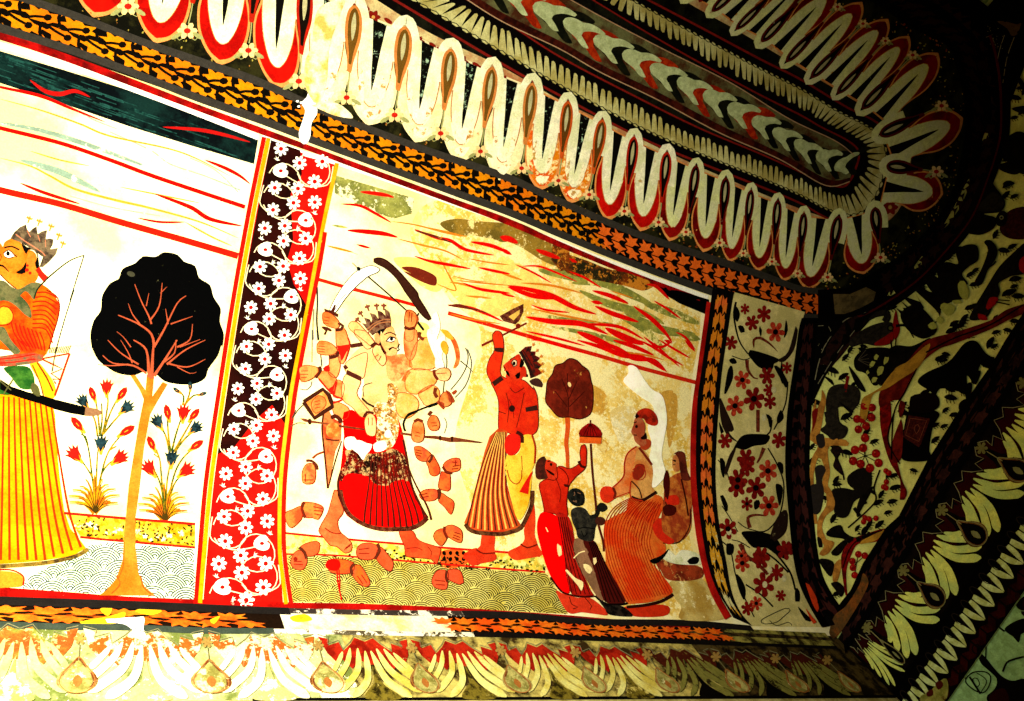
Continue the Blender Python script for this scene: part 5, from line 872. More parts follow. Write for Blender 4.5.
T = Thing('red_line', 'upright red line just left of the orange-leaved upright border', 'painted line')
T.part('line', [K('709,302 705,330 699,375 694.5,410 693,455 694,490 698,527 704,560 713,590 728,618', w=4.5, w1=7)], ('c02c20', dict(wear=.14, wcol='e0a080', h2='a01c14', s2=10)), 13)
gl = V('803,318 800,330 796,360 791,395 788,425 787,470 791,520 795,557 801,583 811,605 824,627')
gr_ = V('818,318 816,335 813,380 810,425 809,470 812,504 816,545 822,575 832,595 842,610 850,622')
RG = Rail(gl, gr_, n=90)
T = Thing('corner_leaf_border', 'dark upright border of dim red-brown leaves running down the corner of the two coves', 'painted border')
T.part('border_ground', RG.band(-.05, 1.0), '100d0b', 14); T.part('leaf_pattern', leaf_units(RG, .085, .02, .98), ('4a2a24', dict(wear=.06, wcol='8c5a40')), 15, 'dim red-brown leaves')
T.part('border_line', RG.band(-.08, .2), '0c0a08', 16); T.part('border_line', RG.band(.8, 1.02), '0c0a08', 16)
T.part('orange_streak', [C('500,250 520,260 560,330 578,400 570,420 540,370', 'Y1'), C('500,400 540,450 565,480 545,490', 'Y1')], 'd8562a', 17, 'orange streak')
# floral panel
T = Thing('floral_panel', 'narrow upright cream panel of red flowers and black birds beside the corner border', 'painted panel')
RFp = Rail(V('734,292 732,300 726,340 721,375 718,410 716,440 715,480 718,520 725,558 731,591 740,612 752,626'), V('805,312 800,330 796,360 791,395 788,425 787,470 791,520 795,557 801,583 811,605 824,627'), n=90)
T.part('panel_ground', RFp.band(0, 1), ('ddd092', dict(h2='ccc082', s2=8)), 6)
BK = ('14110d', dict(wear=.03)); RD = ('9c2a1e', dict(h2='7c1e18', s2=40)); OR = ('c8583a', dict(h2='a83a24', s2=60))
T.part('black_bird', [C('240,320 250,300 330,320 400,350 370,370 360,400 300,390 260,350', 'X7'), C('370,380 400,390 440,460 430,490 400,440', 'X7'), C('210,80 300,70 350,80 330,120 270,130 220,150 180,140 160,160', 'X8'), C('210,560 300,560 380,590 430,690 390,680 330,640 270,640 230,600', 'X8')], BK, 9, 'black bird bodies')
T.part('bird_tail', [C('390,350 440,310 480,180 490,200 470,300 420,360', 'X7'), C('100,540 130,600 170,700 120,700 100,620', 'X7'), C('120,0 150,70 190,110 150,90 120,50', 'X8'), C('180,140 160,200 130,280 120,260 150,170', 'X8'), C('350,590 380,500 420,450 440,470 430,560 370,610', 'X8')], ('3a2a20', dict(wear=.2, wcol='a89a70', ws2=120)), 9, 'striped brown tails')
T.part('vine', [K('180,60 170,130 195,250 240,320', 'X7', 2.2, 1.2), K('440,460 430,560 400,640 370,700', 'X7', 1.4), K('160,330 220,350 250,340', 'X7', 1), K('360,0 350,60 310,90', 'X8', 1.6), K('340,140 390,230 420,330 400,470 340,550 290,560', 'X8', 1.4), K('300,560 230,540 190,510', 'X8', 1), K('160,600 200,610 250,640', 'X8', 1), K('90,200 130,250 145,300', 'X8', .9), K('110,430 150,490 190,560', 'X8', .9), K('0,0 60,60 90,200 140,330 200,450', 'Y1', 1.2), K('150,260 240,320 310,390', 'Y1', 1.6), K('250,60 330,120 400,190', 'Y1', 1.8), K('330,80 410,190 440,290', 'Y1', 2)], BK, 8, 'black vine')
T.part('leaf_pattern', [C(s, f) for s, f in [('165,110 180,80 200,120 185,160', 'X7'), ('190,180 215,180 225,210 205,215', 'X7'), ('145,350 170,340 185,365 160,370', 'X7'), ('140,400 160,380 165,440 130,520 120,520', 'X7'), ('300,180 310,200 305,235 295,205', 'X7'), ('385,640 405,600 420,640 390,670', 'X7'), ('330,620 360,640 350,690 340,650', 'X7'), ('100,190 125,210 120,290 105,260', 'X8'), ('100,380 115,375 140,430 130,460', 'X8'), ('270,410 295,400 300,430 275,450', 'X8'), ('380,320 415,340 400,430 385,380', 'X8'), ('390,210 415,220 415,270 395,250', 'X8'), ('140,640 165,620 160,670 140,670', 'X8'), ('95,10 120,60 105,70', 'X8'), ('40,20 80,30 75,80 40,85', 'Y1'), ('90,200 120,220 150,290 140,350 110,290', 'Y1'), ('440,280 465,300 465,360 440,360', 'Y1'), ('455,390 500,430 540,470 500,470', 'Y1'), ('410,350 420,470 400,440', 'X7'), ('430,150 440,200 420,240', 'X7')]], BK, 9, 'black leaves')
def fls(L, r, c, f, lay=10):
    return [[q for q in daisy(x0+FR[f][0]-0, y0, r_, a, 7)] for x0, y0, r_, a in L]
fl_red = [(155, 265, 30, 'X7'), (225, 95, 22, 'X7'), (320, 120, 34, 'X7'), (260, 165, 32, 'X7'), (270, 545, 48, 'X7'), (335, 430, 36, 'X7'), (350, 560, 30, 'X7'), (435, 390, 24, 'X7'), (345, 500, 26, 'X7'), (125, 105, 32, 'X8'), (395, 100, 34, 'X8'), (230, 195, 42, 'X8'), (235, 235, 38, 'X8'), (190, 300, 44, 'X8'), (185, 335, 42, 'X8'), (235, 420, 28, 'X8'), (280, 340, 46, 'X8'), (140, 545, 42, 'X8'), (305, 680, 38, 'X8'), (430, 640, 30, 'X8'), (240, 110, 48, 'Y1'), (330, 190, 40, 'Y1'), (355, 325, 28, 'Y1'), (380, 60, 46, 'Y1'), (255, 260, 58, 'Y1'), (160, 400, 34, 'Y1')]
fl_or = [(378, 210, 42, 'X7'), (212, 450, 38, 'X7'), (175, 580, 42, 'X7'), (340, 255, 44, 'X8'), (345, 430, 44, 'X8'), (130, 135, 42, 'Y1'), (212, 370, 34, 'Y1'), (208, 680, 26, 'X8')]
def flo(L): return [daisy(FR[f][0]+x/FR[f][2], FR[f][1]+y/FR[f][2], 1.12*r/FR[f][2], x*.1, 6, 1.15) for x, y, r, f in L]
T.part('red_blossom', flo(fl_red), RD, 10, 'dark red blossoms'); T.part('orange_blossom', flo(fl_or), OR, 10, 'orange-red blossoms')
T.part('blossom_heart', [ell(FR[f][0]+x/FR[f][2], FR[f][1]+y/FR[f][2], r/FR[f][2]*.34, n=8) for x, y, r, f in fl_or+fl_red[4:5]+fl_red[13:16]+fl_red[16:18]], '1c1410', 11)
T.part('pale_heart', [ell(FR[f][0]+x/FR[f][2], FR[f][1]+y/FR[f][2], 2.6, 3.4, n=8) for x, y, f in ((370, 500, 'X7'), (320, 640, 'X7'), (145, 560, 'X8'), (262, 260, 'Y1'), (375, 225, 'Y1'), (290, 175, 'Y1'))], 'd8cfa0', 11)
T.part('red_wing', [K('270,290 270,250 300,240 350,270 390,310', 'X7', 4, 1.4, True), K('235,350 240,400 270,440 290,445', 'X7', 4, 1.2), K('290,600 290,700', 'X7', 3.6), K('320,140 300,190 285,215', 'X8', 4.2, 1.6), K('250,540 240,490 280,475 330,480', 'X8', 4, 1.4), K('200,620 230,680 260,700', 'X8', 4.4), K('130,30 150,90 210,130 280,200', 'Y1', 3.4), K('290,0 290,60', 'X8', 3.4)], ('6e2a1e', dict(h2='8c4a34', s2=60)), 9, 'red-brown wings')
T.part('pale_bird_outline', [OL(C('240,470 290,440 380,400 410,410 380,440 330,480 260,490', 'Y1'), .8), K('290,470 330,500 400,480 420,500', 'Y1', .7)], '4a4a34', 10)
# ---- dark spandrels and the beast panel on the right cove
T = Thing('spandrel', 'dark corner filling with feathery white outlines between the corner border and ceiling end', 'painted corner')
T.part('spandrel_ground', [V('815,322 845,320 873,310 915,284 950,248 975,214 985,185 990,181 948,249 916,285 900,296 878,311 850,343 826,375 810,409 812,380', 'P')], '14110c', 10)
T.part('feather', [C('95,430 130,340 220,210 330,160 300,210 200,330 110,470', 'X1'), C('150,430 240,290 330,200 290,270 200,390', 'X1')], ('2c1c18', dict(h2='3c241c', s2=60)), 11, 'dark brown feather')
T.part('feather_outline', [K('75,500 95,410 130,320 220,205 330,160', 'X1', .9), K('90,520 150,420 220,320 300,220', 'X1', .7), K('90,230 140,230 155,260', 'X1', .7), K('110,440 160,340 230,240', 'X1', .6)]+[ell(800+(90+rnd.random()*90)/5, 280+(250+rnd.random()*110)/5, .5, n=5) for _ in range(26)], '8a8468', 12)
T = Thing('spandrel', 'dark corner filling with thin pale streaks at the top right edge', 'painted corner')
T.part('spandrel_ground', [V('969,26 985,10 1010,-20 1060,-70 1100,-60 1060,10 1026,62 1006,114 993,165 989,180 985,185 990,160 999,120 998,77 990,42')], '0e0c0a', 10)
T.part('pale_streak', [K('160,110 140,170 130,215', 'X6', .8), K('190,130 165,200 150,290', 'X6', 1), K('90,130 110,130 125,160', 'X6', .6)]+[ell(960+(95+rnd.random()*60)/3.5, (90+rnd.random()*80)/3.5, .5, n=5) for _ in range(30)], '7a745a', 12)
T.part('bare_patch', [C('130,75 160,75 200,85 215,80 200,120 180,125 165,100', 'X6')], '5e4a2c', 12, 'brown bare patch')
T = Thing('far_foliage', 'dim green foliage glimpsed on the far cove at the top edge right of the ceiling', 'painted foliage')
T.part('leaf_pattern', [C('330,30 380,0 430,10 400,60 350,60', 'P')][:0]+[C('950,5 957,0 968,2 962,12 954,12'), C('966,18 985,0 992,-4 978,12 969,22'), C('949,-4 960,-6 972,-5 962,3')], ('6a8a68', dict(h2='8aa07a', s2=40)), 4)
T.part('dark_swirl', [K('951,8 958,4 962,9 957,12', w=1.4), K('957,-2 966,2 975,-4', w=1.2)], '10120e', 5)
T = Thing('river', 'winding red-brown river edged in ochre across the beast panel', 'painted river')
T.part('red_bed', [crv(V('690,0 560,40 480,90 330,140 220,170 160,220 100,300 50,370 0,400 0,470 60,440 110,460 60,600 40,700 90,700 100,560 80,480 100,420 160,300 250,220 330,190 480,130 580,80 690,40', 'X5'), False, 3)], ('5c1a14', dict(h2='7c2a1c', s2=18)), 12, 'dark red')
T.part('red_bed', [crv(V('405,0 450,0 455,110 440,200 480,290 510,400 535,460 520,500 500,500 500,400 450,310 415,200 400,100', 'X3'), True, 3), crv(V('500,50 400,75 310,110 250,180 240,260 265,440 275,440 270,300 300,200 340,140 430,130 470,110', 'X4'), True, 3)], ('8c1e18', dict(h2='5c1410', s2=24)), 12, 'bright red')
T.part('ochre_bank', [C('0,390 60,310 120,270 200,200 220,200 170,290 80,340 20,390', 'X5'), C('300,700 310,600 350,570 400,540 450,500 480,440 560,400 620,350 650,320 600,430 500,500 440,540 370,570 350,620 330,700', 'X1'), C('490,55 440,80 360,120 345,140 430,125 470,95', 'X4')], ('b8923c', dict(h2='9c7a34', s2=20)), 13, 'ochre bank')
T.part('bank_line', [K('160,300 110,400 60,500 50,700', 'X5', 1.4), K('630,20 480,110 330,165 200,230', 'X5', 1.6), K('470,60 440,200 500,320', 'X3', 1.2), K('480,60 350,110 290,170 250,280', 'X4', 1.2)], '120c0a', 14)
T = Thing('painted_creeper', 'ochre creeper climbing the left edge of the beast panel beside the corner border', 'painted plant')
T.part('creeper', [crv(V('110,550 130,600 110,700', 'X1')+V('120,40 110,120 100,180 150,190 230,200 240,230 150,230 140,280 150,360 140,430 170,470 175,540 130,580 110,640 130,700 90,700 90,600 130,530 130,470 110,440 120,330 90,290 60,400 45,390 60,290 90,230 50,200 60,130 60,60', 'X3')+V('80,600 80,650 105,600', 'X1'), True, 4), C('100,20 120,50 150,110 200,130 170,190 130,210 110,200 140,150 110,110', 'X4'), C('200,260 240,230 235,300 210,370 190,350', 'X4'), K('60,350 62,450 80,620', 'X3', 3)], ('b88a42', dict(h2='9a6e34', s2=24)), 12)
T.part('red_leaf', [C('60,60 90,40 80,110 60,160 65,110', 'X3'), K('240,480 225,560', 'X1', 3)], '7c1e18', 13)
def beast(name, label, cat, parts):
    T = Thing(name, label, cat, 'beasts and birds of the right cove')
    for i, (n, sh, m) in enumerate(parts): T.part(n, sh, m, 12+i)
DK = ('16130f', dict(h2='221c16', s2=30)); GY = ('3a342a', dict(h2='2a261e', s2=60))
beast('painted_antelope', 'grey long-muzzled horned antelope head with red mouth, below the ceiling end', 'painted animal', [('head', [C('255,335 250,300 330,240 420,210 470,220 480,270 450,320 380,330 320,320', 'X1')], GY), ('horn', [C('340,200 380,160 430,150 455,180 440,215 410,200 420,180 370,190', 'X1')], GY), ('red_mouth', [C('370,320 430,280 465,260 460,310 400,330', 'X1'), C('480,150 490,200 500,250 475,300 465,220', 'X1')], '8c2018'), ('eye', [ell(890.5, 328, 3.4), K('455,300 460,370', 'X1', 1.4), K('480,290 475,370', 'X1', 1.2), K('480,230 530,230 570,290', 'X1', 3, .8)], '12100c'), ('eye_ring', [ell(890.5, 328, 2)], '5a5a34')])
beast('painted_turtle', 'black shell-like creature with pale round spots below the antelope head', 'painted animal', [('body', [C('300,360 350,340 440,340 500,370 470,430 380,530 330,470 280,450 270,400', 'X1'), C('400,400 470,330 560,330 650,290 640,330 500,450 400,530', 'X1')], DK), ('spots', [C('370,385 382,370 395,380 385,400 372,398', 'X1'), C('420,400 425,385 445,388 438,412 420,425', 'X1'), C('348,425 360,405 378,410 368,430 350,440', 'X1'), C('330,460 340,450 348,465 335,475', 'X1'), C('385,460 395,435 420,435 410,470 390,480', 'X1'), C('358,500 365,487 388,490 380,510 362,515', 'X1')], 'a8a85c'), ('shell_line', [K('290,400 %d,%d' % (330+i*8, 350+i*22), 'X1', .6) for i in range(5)], '5c5444')])
beast('painted_bear', 'large jagged black beast with pale claws below the right end of the ceiling', 'painted animal', [('body', [crv(V('60,540 110,540 160,560 190,500 185,450 230,410 290,420 280,360 330,325 385,330 390,400 350,430 310,470 340,520 300,540 320,590 260,610 210,640 190,700', 'X2')+V('180,110 110,60 140,120 190,160 240,150 230,120 260,70 220,20', 'X5'), False, 3)], DK), ('mane', [C('160,480 190,490 200,540 160,560 120,490', 'X2'), C('150,20 210,60 250,130 190,170 120,130 90,60', 'X5'), V('60,540 100,610 0,575 70,640 10,640 60,690 120,640', 'X2')], DK), ('claws', [C('290,520 320,505 345,560 330,600 300,580', 'X2'), C('200,640 220,615 270,640 240,670', 'X2'), C('260,605 300,600 310,615 270,620', 'X2'), C('265,35 300,15 330,35 300,70', 'X5'), C('245,85 265,70 280,90 262,105', 'X5'), C('210,110 235,95 250,120 225,128', 'X5')], 'a8ac5e')])
beast('painted_serpent', 'short thick black serpent right of the jagged black beast', 'painted animal', [('body', [C('420,310 450,300 485,340 480,390 440,450 410,520 380,530 375,505 410,440 440,350', 'X2')], DK), ('tongue', [K('440,440 470,420 480,405', 'X2', 1.6)], '12100c')])
beast('painted_fish', 'dark red round-bodied fish with a ringed eye at the right edge', 'painted animal', [('body', [C('500,230 530,170 580,140 660,140 680,220 640,290 560,295 510,270', 'X2')], ('3c1a1a', dict(h2='52241e', s2=80))), ('head', [C('480,190 505,155 535,165 530,220 490,230', 'X2')], DK), ('eye', [ell(1001.5, 217.5, 2.2), ], '8a8a6a'), ('pupil', [ell(1001.5, 217.5, 1.2)], '0c0a08')])
beast('painted_bird', 'dark feathered bird with a red breast above the river at the right edge', 'painted bird', [('body', [crv(V('460,490 500,430 560,370 630,310 700,290 700,420 620,470 560,480 520,500 490,520 500,560 470,620 430,690 350,700 370,640 430,540', 'X2'), True, 3)], ('2a2620', dict(h2='1a1612', s2=60))), ('red_breast', [C('430,640 450,590 490,590 480,620 440,650', 'X2'), C('390,670 430,680 440,700 400,700', 'X2'), C('600,400 640,380 640,470 600,450', 'X2')], '9c1c18'), ('legs', [K('480,610 550,625', 'X2', 1.4), K('490,600 550,605', 'X2', 1.2)], '12100c')])
beast('painted_raven', 'broad black bird shapes crowding the panel edge by the curved border', 'painted bird', [('body', [C('340,150 420,-20 480,40 525,110 500,160 420,170 480,190 470,240 400,275 310,265 280,290 300,320 270,330 250,310 300,230', 'X2')], DK), ('wing', [C('390,150 460,60 520,110 490,150', 'X2')], GY)])
beast('painted_elephant', 'large black elephant-like beast below the river, beside the diagonal border', 'painted animal', [('body', [C('165,360 200,320 300,270 370,190 420,180 460,230 500,260 480,290 440,280 430,310 410,360 380,330 380,400 340,400 300,390 260,390 240,420 220,400', 'X5')], ('0e0c0a', dict())), ('head', [C('130,440 150,415 240,410 260,460 220,490 140,490', 'X5')], ('1c1210', dict())), ('legs', [C('400,320 440,310 430,350 420,370 400,360', 'X5'), C('370,380 400,360 400,400 380,440', 'X5'), C('430,260 500,250 490,300 450,290', 'X5')], ('0e0c0a', dict()))])
beast('painted_howdah', 'dark red patterned saddle cloth on a black beast beside the diagonal border', 'painted animal', [('beast_body', [C('100,600 130,480 220,480 260,500 230,560 215,660 230,700 100,700', 'X5')], ('0e0c0a', dict())), ('cloth', [V('125,505 220,520 180,630 170,645 100,600', 'X5')], ('401c1a', dict(h2='5a2a20', s2=90))), ('cloth_pattern', [OL(V('132,518 205,528 170,620 112,592', 'X5'), .7), OL(C('150,560 165,545 175,560 160,585', 'X5'), .7)], '7a4a38')])
beast('painted_monkey', 'small dark thin animal leaping beside the ochre creeper', 'painted animal', [('body', [C('150,250 180,235 210,245 200,270 190,290 210,340 220,380 190,360 165,330 175,290', 'X3'), K('200,340 215,370 220,400', 'X3', 1.6), K('180,250 200,235 215,265', 'X3', 1.4)], ('241a18', dict(h2='3a2420', s2=60)))])
beast('painted_deer', 'brownish grey animal standing upright under the spotted creature', 'painted animal', [('body', [crv(V('150,540 210,520 290,540 300,600 260,660 230,640 190,640 180,700', 'X1')+V('190,40 200,110 240,140 220,190 160,200 140,180 100,150 130,120 120,60', 'X3')+V('130,660 130,600', 'X1'), True, 3)], GY), ('hind_quarters', [C('80,180 115,170 125,230 95,240', 'X3'), C('75,340 110,325 130,350 110,400 120,460 100,560 60,560 50,430 80,420', 'X3')], ('38322c', dict(wear=.1, wcol='6e6450', ws2=120))), ('ear', [C('120,480 160,500 170,530 135,500', 'X1'), C('245,430 300,500 330,560 290,540 260,480', 'X1'), C('195,610 270,660 255,670', 'X1')], DK)])
beast('painted_boar', 'large grey-black animal with checkered legs below the red berries', 'painted animal', [('body', [crv(V('240,380 300,340 350,350 360,400 350,450 300,490 270,510 240,580 200,590 170,560 175,510 160,450 220,440 270,450 240,420', 'X3'), True, 3)], ('24201a', dict(wear=.08, wcol='5a5240', ws2=120))), ('legs', [C('300,490 340,450 370,430 340,490 300,560 290,590 280,560', 'X3'), K('400,350 370,440 380,500 330,560 240,640', 'X3', 1.6), K('310,480 330,520', 'X3', 3), K('270,540 300,580', 'X3', 3.4), K('350,450 375,470', 'X3', 3)], DK)])
beast('painted_crocodile', 'black lizard with a toothed back near the foot of the beast panel', 'painted animal', [('body', [C('150,80 190,40 240,30 260,70 320,100 400,80 480,60 380,110 300,140 250,110 180,100', 'X4'), V('330,85 345,70 358,85 372,68 385,82 400,68 412,80 430,66 445,78 400,90', 'X4')], DK), ('leg', [C('180,190 250,120 290,110 240,190 210,210', 'X4'), C('110,230 170,230 200,260 180,330 140,290', 'X4'), C('180,370 220,360 260,400 240,450 200,400', 'X4'), C('100,100 125,110 130,160 110,160', 'X4')], ('262018', dict(h2='16120e', s2=60)))])
# berries
def berries(label, L, f, r):
    T = Thing('painted_berries', label, 'painted fruit', 'berry clusters of the right cove')
    P = [(FR[f][0]+x/FR[f][2], FR[f][1]+y/FR[f][2]) for x, y in L]; cx = sum(p[0] for p in P)/len(P); cy = sum(p[1] for p in P)/len(P)
    T.part('stalks', [strk([p, (cx, cy)], .8, smooth=False) for p in P], '1c1a10', 12)
    for p in P: T.part('berry', [ell(p[0], p[1], r, r*1.05, n=12)], ('a02018', dict(h2='7c1814', s2=60)), 13)
    T.part('berry_shine', [ell(p[0]-r*.3, p[1]-r*.3, r*.22, n=5) for p in P], 'b85a40', 14)
berries('upper cluster of round red berries beside the red river', [(322, 30), (360, 38), (358, 88), (310, 95), (330, 130), (292, 147), (285, 95)], 'X3', 4)
berries('middle cluster of round red berries, largest of the clusters', [(325, 190), (275, 250), (315, 240), (380, 268), (265, 305), (303, 320), (350, 340), (393, 315)], 'X3', 4.3)
berries('pair of small red fruit twigs right of the berry clusters', [(430, 355), (445, 365), (432, 410), (430, 440), (418, 435)], 'X3', 2.8)
berries('lowest red fruit cluster inside the tip of the beast panel', [(378, 208), (340, 200), (305, 240), (308, 278), (318, 322)], 'X4', 3.4)
berries('small red fruits beside the toothed black lizard', [(325, 590), (345, 595), (318, 610), (380, 592)], 'X3', 2.8)
T = Thing('painted_rocks', 'scattered black hatched tufts and leaves over the pale ground of the beast panel', 'painted tufts', kind='stuff')
tf = [(225, 385, 'X1'), (165, 450, 'X1'), (215, 480, 'X1'), (85, 610, 'X1'), (230, 680, 'X1'), (455, 135, 'X1'), (320, 330, 'X1'), (60, 230, 'X3'), (65, 300, 'X3'), (185, 420, 'X3'), (235, 75, 'X3'), (370, 205, 'X3'), (235, 260, 'X3'), (165, 590, 'X3'), (130, 490, 'X3'), (285, 640, 'X3'), (470, 375, 'X3'), (475, 435, 'X3'), (390, 510, 'X3'), (460, 505, 'X3'), (440, 560, 'X3'), (395, 620, 'X3'), (570, 350, 'X3'), (345, 620, 'X3'), (520, 60, 'X3'),
      (245, 380, 'X2'), (165, 465, 'X2'), (115, 510, 'X2'), (350, 470, 'X2'), (375, 450, 'X2'), (530, 25, 'X2'), (475, 270, 'X2'), (520, 350, 'X2'), (570, 530, 'X2'), (570, 80, 'X2'), (550, 560, 'X2'), (320, 690, 'X2'), (560, 330, 'X2'), (360, 95, 'X5'), (290, 235, 'X5'), (265, 255, 'X5'), (560, 130, 'X5'), (480, 185, 'X5'), (500, 200, 'X5'), (100, 460, 'X5'), (310, 425, 'X5'), (285, 480, 'X5'), (360, 455, 'X5'), (280, 550, 'X5'), (240, 610, 'X5'), (325, 500, 'X5'), (590, 90, 'X5'), (195, 340, 'X6'), (190, 410, 'X6'), (215, 390, 'X6'), (150, 545, 'X6'), (170, 640, 'X6')]
BP = V('815,400 830,374 850,342 878,310 916,284 948,248 990,190 1006,114 1023,66 1060,60 1060,250 1020,310 992,360 961,405 927,458 899,512 863,560 840,600 822,570 812,500 812,430')
FR['Q'] = (0, 0, 1)
for _ in range(150):
    x, y = rnd.uniform(812, 1030), rnd.uniform(70, 600)
    if inside((x, y), BP): tf.append((x, y, 'Q'))
sh = []
for x, y, f in tf:
    X, Y = FR[f][0]+x/FR[f][2], FR[f][1]+y/FR[f][2]; a = rnd.uniform(-70, 20); s = rnd.uniform(4.4, 7.2)
    sh.append(crv(loc([(-1, .1), (-.4, -.35), (.3, -.3), (1, .2), (.3, .45), (-.5, .4)], X, Y, s, a), True, 3))
    for k in range(3): sh.append(strk([*loc([(-.6+k*.5, .4), (-.4+k*.5, .9)], X, Y, s, a)], .8, smooth=False))
T.part('tufts', sh, ('15130d', dict(wear=.2, wcol='8a8a4a', ws=60)), 11)
T.part('big_dark_leaf', [C('150,500 200,460 240,480 250,540 200,580 160,560', 'X6'), C('130,580 180,565 240,570 200,610 150,600', 'X6'), C('180,380 240,370 230,400', 'X6'), C('200,260 230,300 224,320 205,290', 'X6'), V('500,100 560,150 620,200 560,170', 'X1'), V('480,140 540,170 610,260 560,240', 'X1')], DK, 12)
# diagonal border below the right cove
dA = V('838,610 840,606 851,592 863,566 886,530 899,518 927,464 961,410 992,366 1007,340 1040,290 1100,190')
dB = V('845,652 852,640 868,615 880,593 905,556 922,528 960,466 990,420 1010,388 1030,358 1062,308 1130,200')
RDg = Rail(dA, dB, smooth=False, n=120)
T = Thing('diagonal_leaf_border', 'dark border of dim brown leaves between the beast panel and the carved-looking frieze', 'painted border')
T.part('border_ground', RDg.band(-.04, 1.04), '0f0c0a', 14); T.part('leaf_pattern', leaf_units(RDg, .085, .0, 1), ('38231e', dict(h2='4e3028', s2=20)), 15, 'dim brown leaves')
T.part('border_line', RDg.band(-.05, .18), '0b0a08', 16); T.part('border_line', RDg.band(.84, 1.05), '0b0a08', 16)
T.part('bare_patch', [C('200,560 260,510 310,440 350,370 370,310 400,360 370,440 300,560 240,650 200,690 170,660', 'X4')], ('6a5230', dict(wear=.3, wcol='2a2014', h2='8a5a2c', s2=20)), 17, 'bare ochre patch')
# ================================================================= FRIEZES BELOW THE COVES
_Rt = CR.T
def px(P):
    q = _Rt @ (np.array(P)-np.array(CAM)); return (F_PX*q[0]/q[2]+512, F_PX*q[1]/q[2]+350.5)
# lines under the long panels
T = Thing('red_line', 'dark red line along the foot of both picture panels', 'painted line')
lr = Rail(V('-60,586 0,588 60,592 130,597 200,600 290,603 350,604 430,607 500,611 560,615 620,620 690,624'), V('-60,593 0,596 60,598 130,602 200,606 290,609 350,611 430,613 500,617 560,620 620,624 690,627'), n=100)
T.part('line', lr.band(-.1, 1.1), ('b01e14', dict(wear=.2, wcol='e8b090', h2='8a140e', s2=10)), 5)
T = Thing('leaf_border', 'level border of orange leaves under the picture panels, worn white near the left', 'painted border')
lA = V('-60,602 0,604 60,606 130,608 200,611 290,614 383,616 510,618 593,624 690,626 760,631 826,634')
lB = V('-60,620 0,622 60,624 130,625 200,628 290,629 383,631 510,633 593,637 690,640 760,643 836,646')
RL = Rail(lA, lB, n=140)
gw = ('c9a23c', dict(wear=.5, wcol='efe6c4', h2='d8641c', s2=4))
T.part('border_ground', RL.band(-.1, 1.1, .0, .25), ('2a1c10', dict(wear=.12, wcol='e0a83c')), 3)
T.part('worn_ground', RL.band(-.1, 1.1, .25, .42), ('efe6c4', dict(h2='ddc98a', s2=8, wear=.1, wcol='8a6a3c')), 3, 'flaked white stretch')
T.part('border_ground', RL.band(-.1, 1.1, .42, .8), ('24160e', dict(wear=.08, wcol='b88a3c')), 3)
T.part('worn_ground', RL.band(-.1, 1.1, .8, 1.0), ('a8a058', dict(h2='3c3420', s2=14, wear=.2, wcol='5a4a24')), 3, 'worn olive stretch')
T.part('leaf_pattern', leaf_units(RL, .08, .0, .22, full=True)+leaf_units(RL, .075, .4, .8, full=True), ('dd6420', dict(h2='e08a2a', s2=9, wear=.16, wcol='c84a1c')), 4, 'orange-red leaves')
T.part('yellow_flake', [C('80,622 110,616 125,612 120,622 95,625'), C('100,609 112,607 108,616'), C('135,611 150,607 162,611 150,615'), C('210,620 220,616 214,624'), C('290,617 305,614 312,620 296,622')], 'e3b82c', 5)
T.part('border_line', [*RL.band(-.42, .04, .0, .26), *RL.band(-.42, .04, .44, .86)], ('2e2a26', dict(wear=.1, wcol='8a8468')), 6); T.part('border_line', [*RL.band(-.4, -.05, .26, .44)], ('4a4038', dict(wear=.42, wcol='e6dcc0')), 6, 'line half worn away')
T.part('border_line', [*RL.band(.96, 1.32, .0, .24)], ('4c5648', dict(wear=.1, wcol='8a8468')), 6, 'greenish line'); T.part('border_line', [*RL.band(1.0, 1.3, .24, .44)], ('6a6048', dict(wear=.5, wcol='efe8c8')), 6, 'line half worn away'); T.part('border_line', [*RL.band(.96, 1.3, .44, .82), *RL.band(1.0, 1.25, .82, 1)], ('241f1a', dict(wear=.1, wcol='9a8a50')), 6)
T = Thing('plaster_patch', 'white torn patch of bare plaster on the level leaf border, under the black tree', 'plaster patch')
T.part('patch', [C('540,395 600,380 700,395 760,375 790,380 790,400 740,415 745,470 720,462 690,430 650,408 560,405', 'P')][:0]+[crv([(x/5.12, 600+y/5.12) for x, y in [(540, 98), (600, 95), (640, 90), (700, 88), (735, 85), (740, 100), (735, 150), (748, 185), (720, 185), (690, 165), (650, 130), (600, 118), (550, 115)]], True, 3)], 'f4f0dc', 8)
T = Thing('plaster_patch', 'white drip of bare plaster crossing the gold leaf border near the fourth red petal', 'plaster patch')
T.part('patch', [crv(V('235,340 255,400 262,440 240,480 235,530 220,560 200,555 190,520 205,470 215,430 200,400 220,380', 'A2'), True, 3), *[ell(250+x/3.9, y/3.9, 1.6, 1.2, n=6) for x, y in ((200, 400), (190, 415), (215, 395), (185, 395))]], 'f6f3e2', 9)
T.part('pale_scar', [crv(V('215,240 240,180 250,90 270,30 330,0 370,0 350,60 310,180 300,300 280,380 250,400 215,330', 'A2'), True, 3), crv(V('240,410 330,400 380,430 400,460 330,450 260,420', 'A2'), True, 3)], ('f2e8bc', dict(h2='d8b868', s2=14, wear=.1, wcol='c8541c')), 9, 'yellowish scarred plaster')
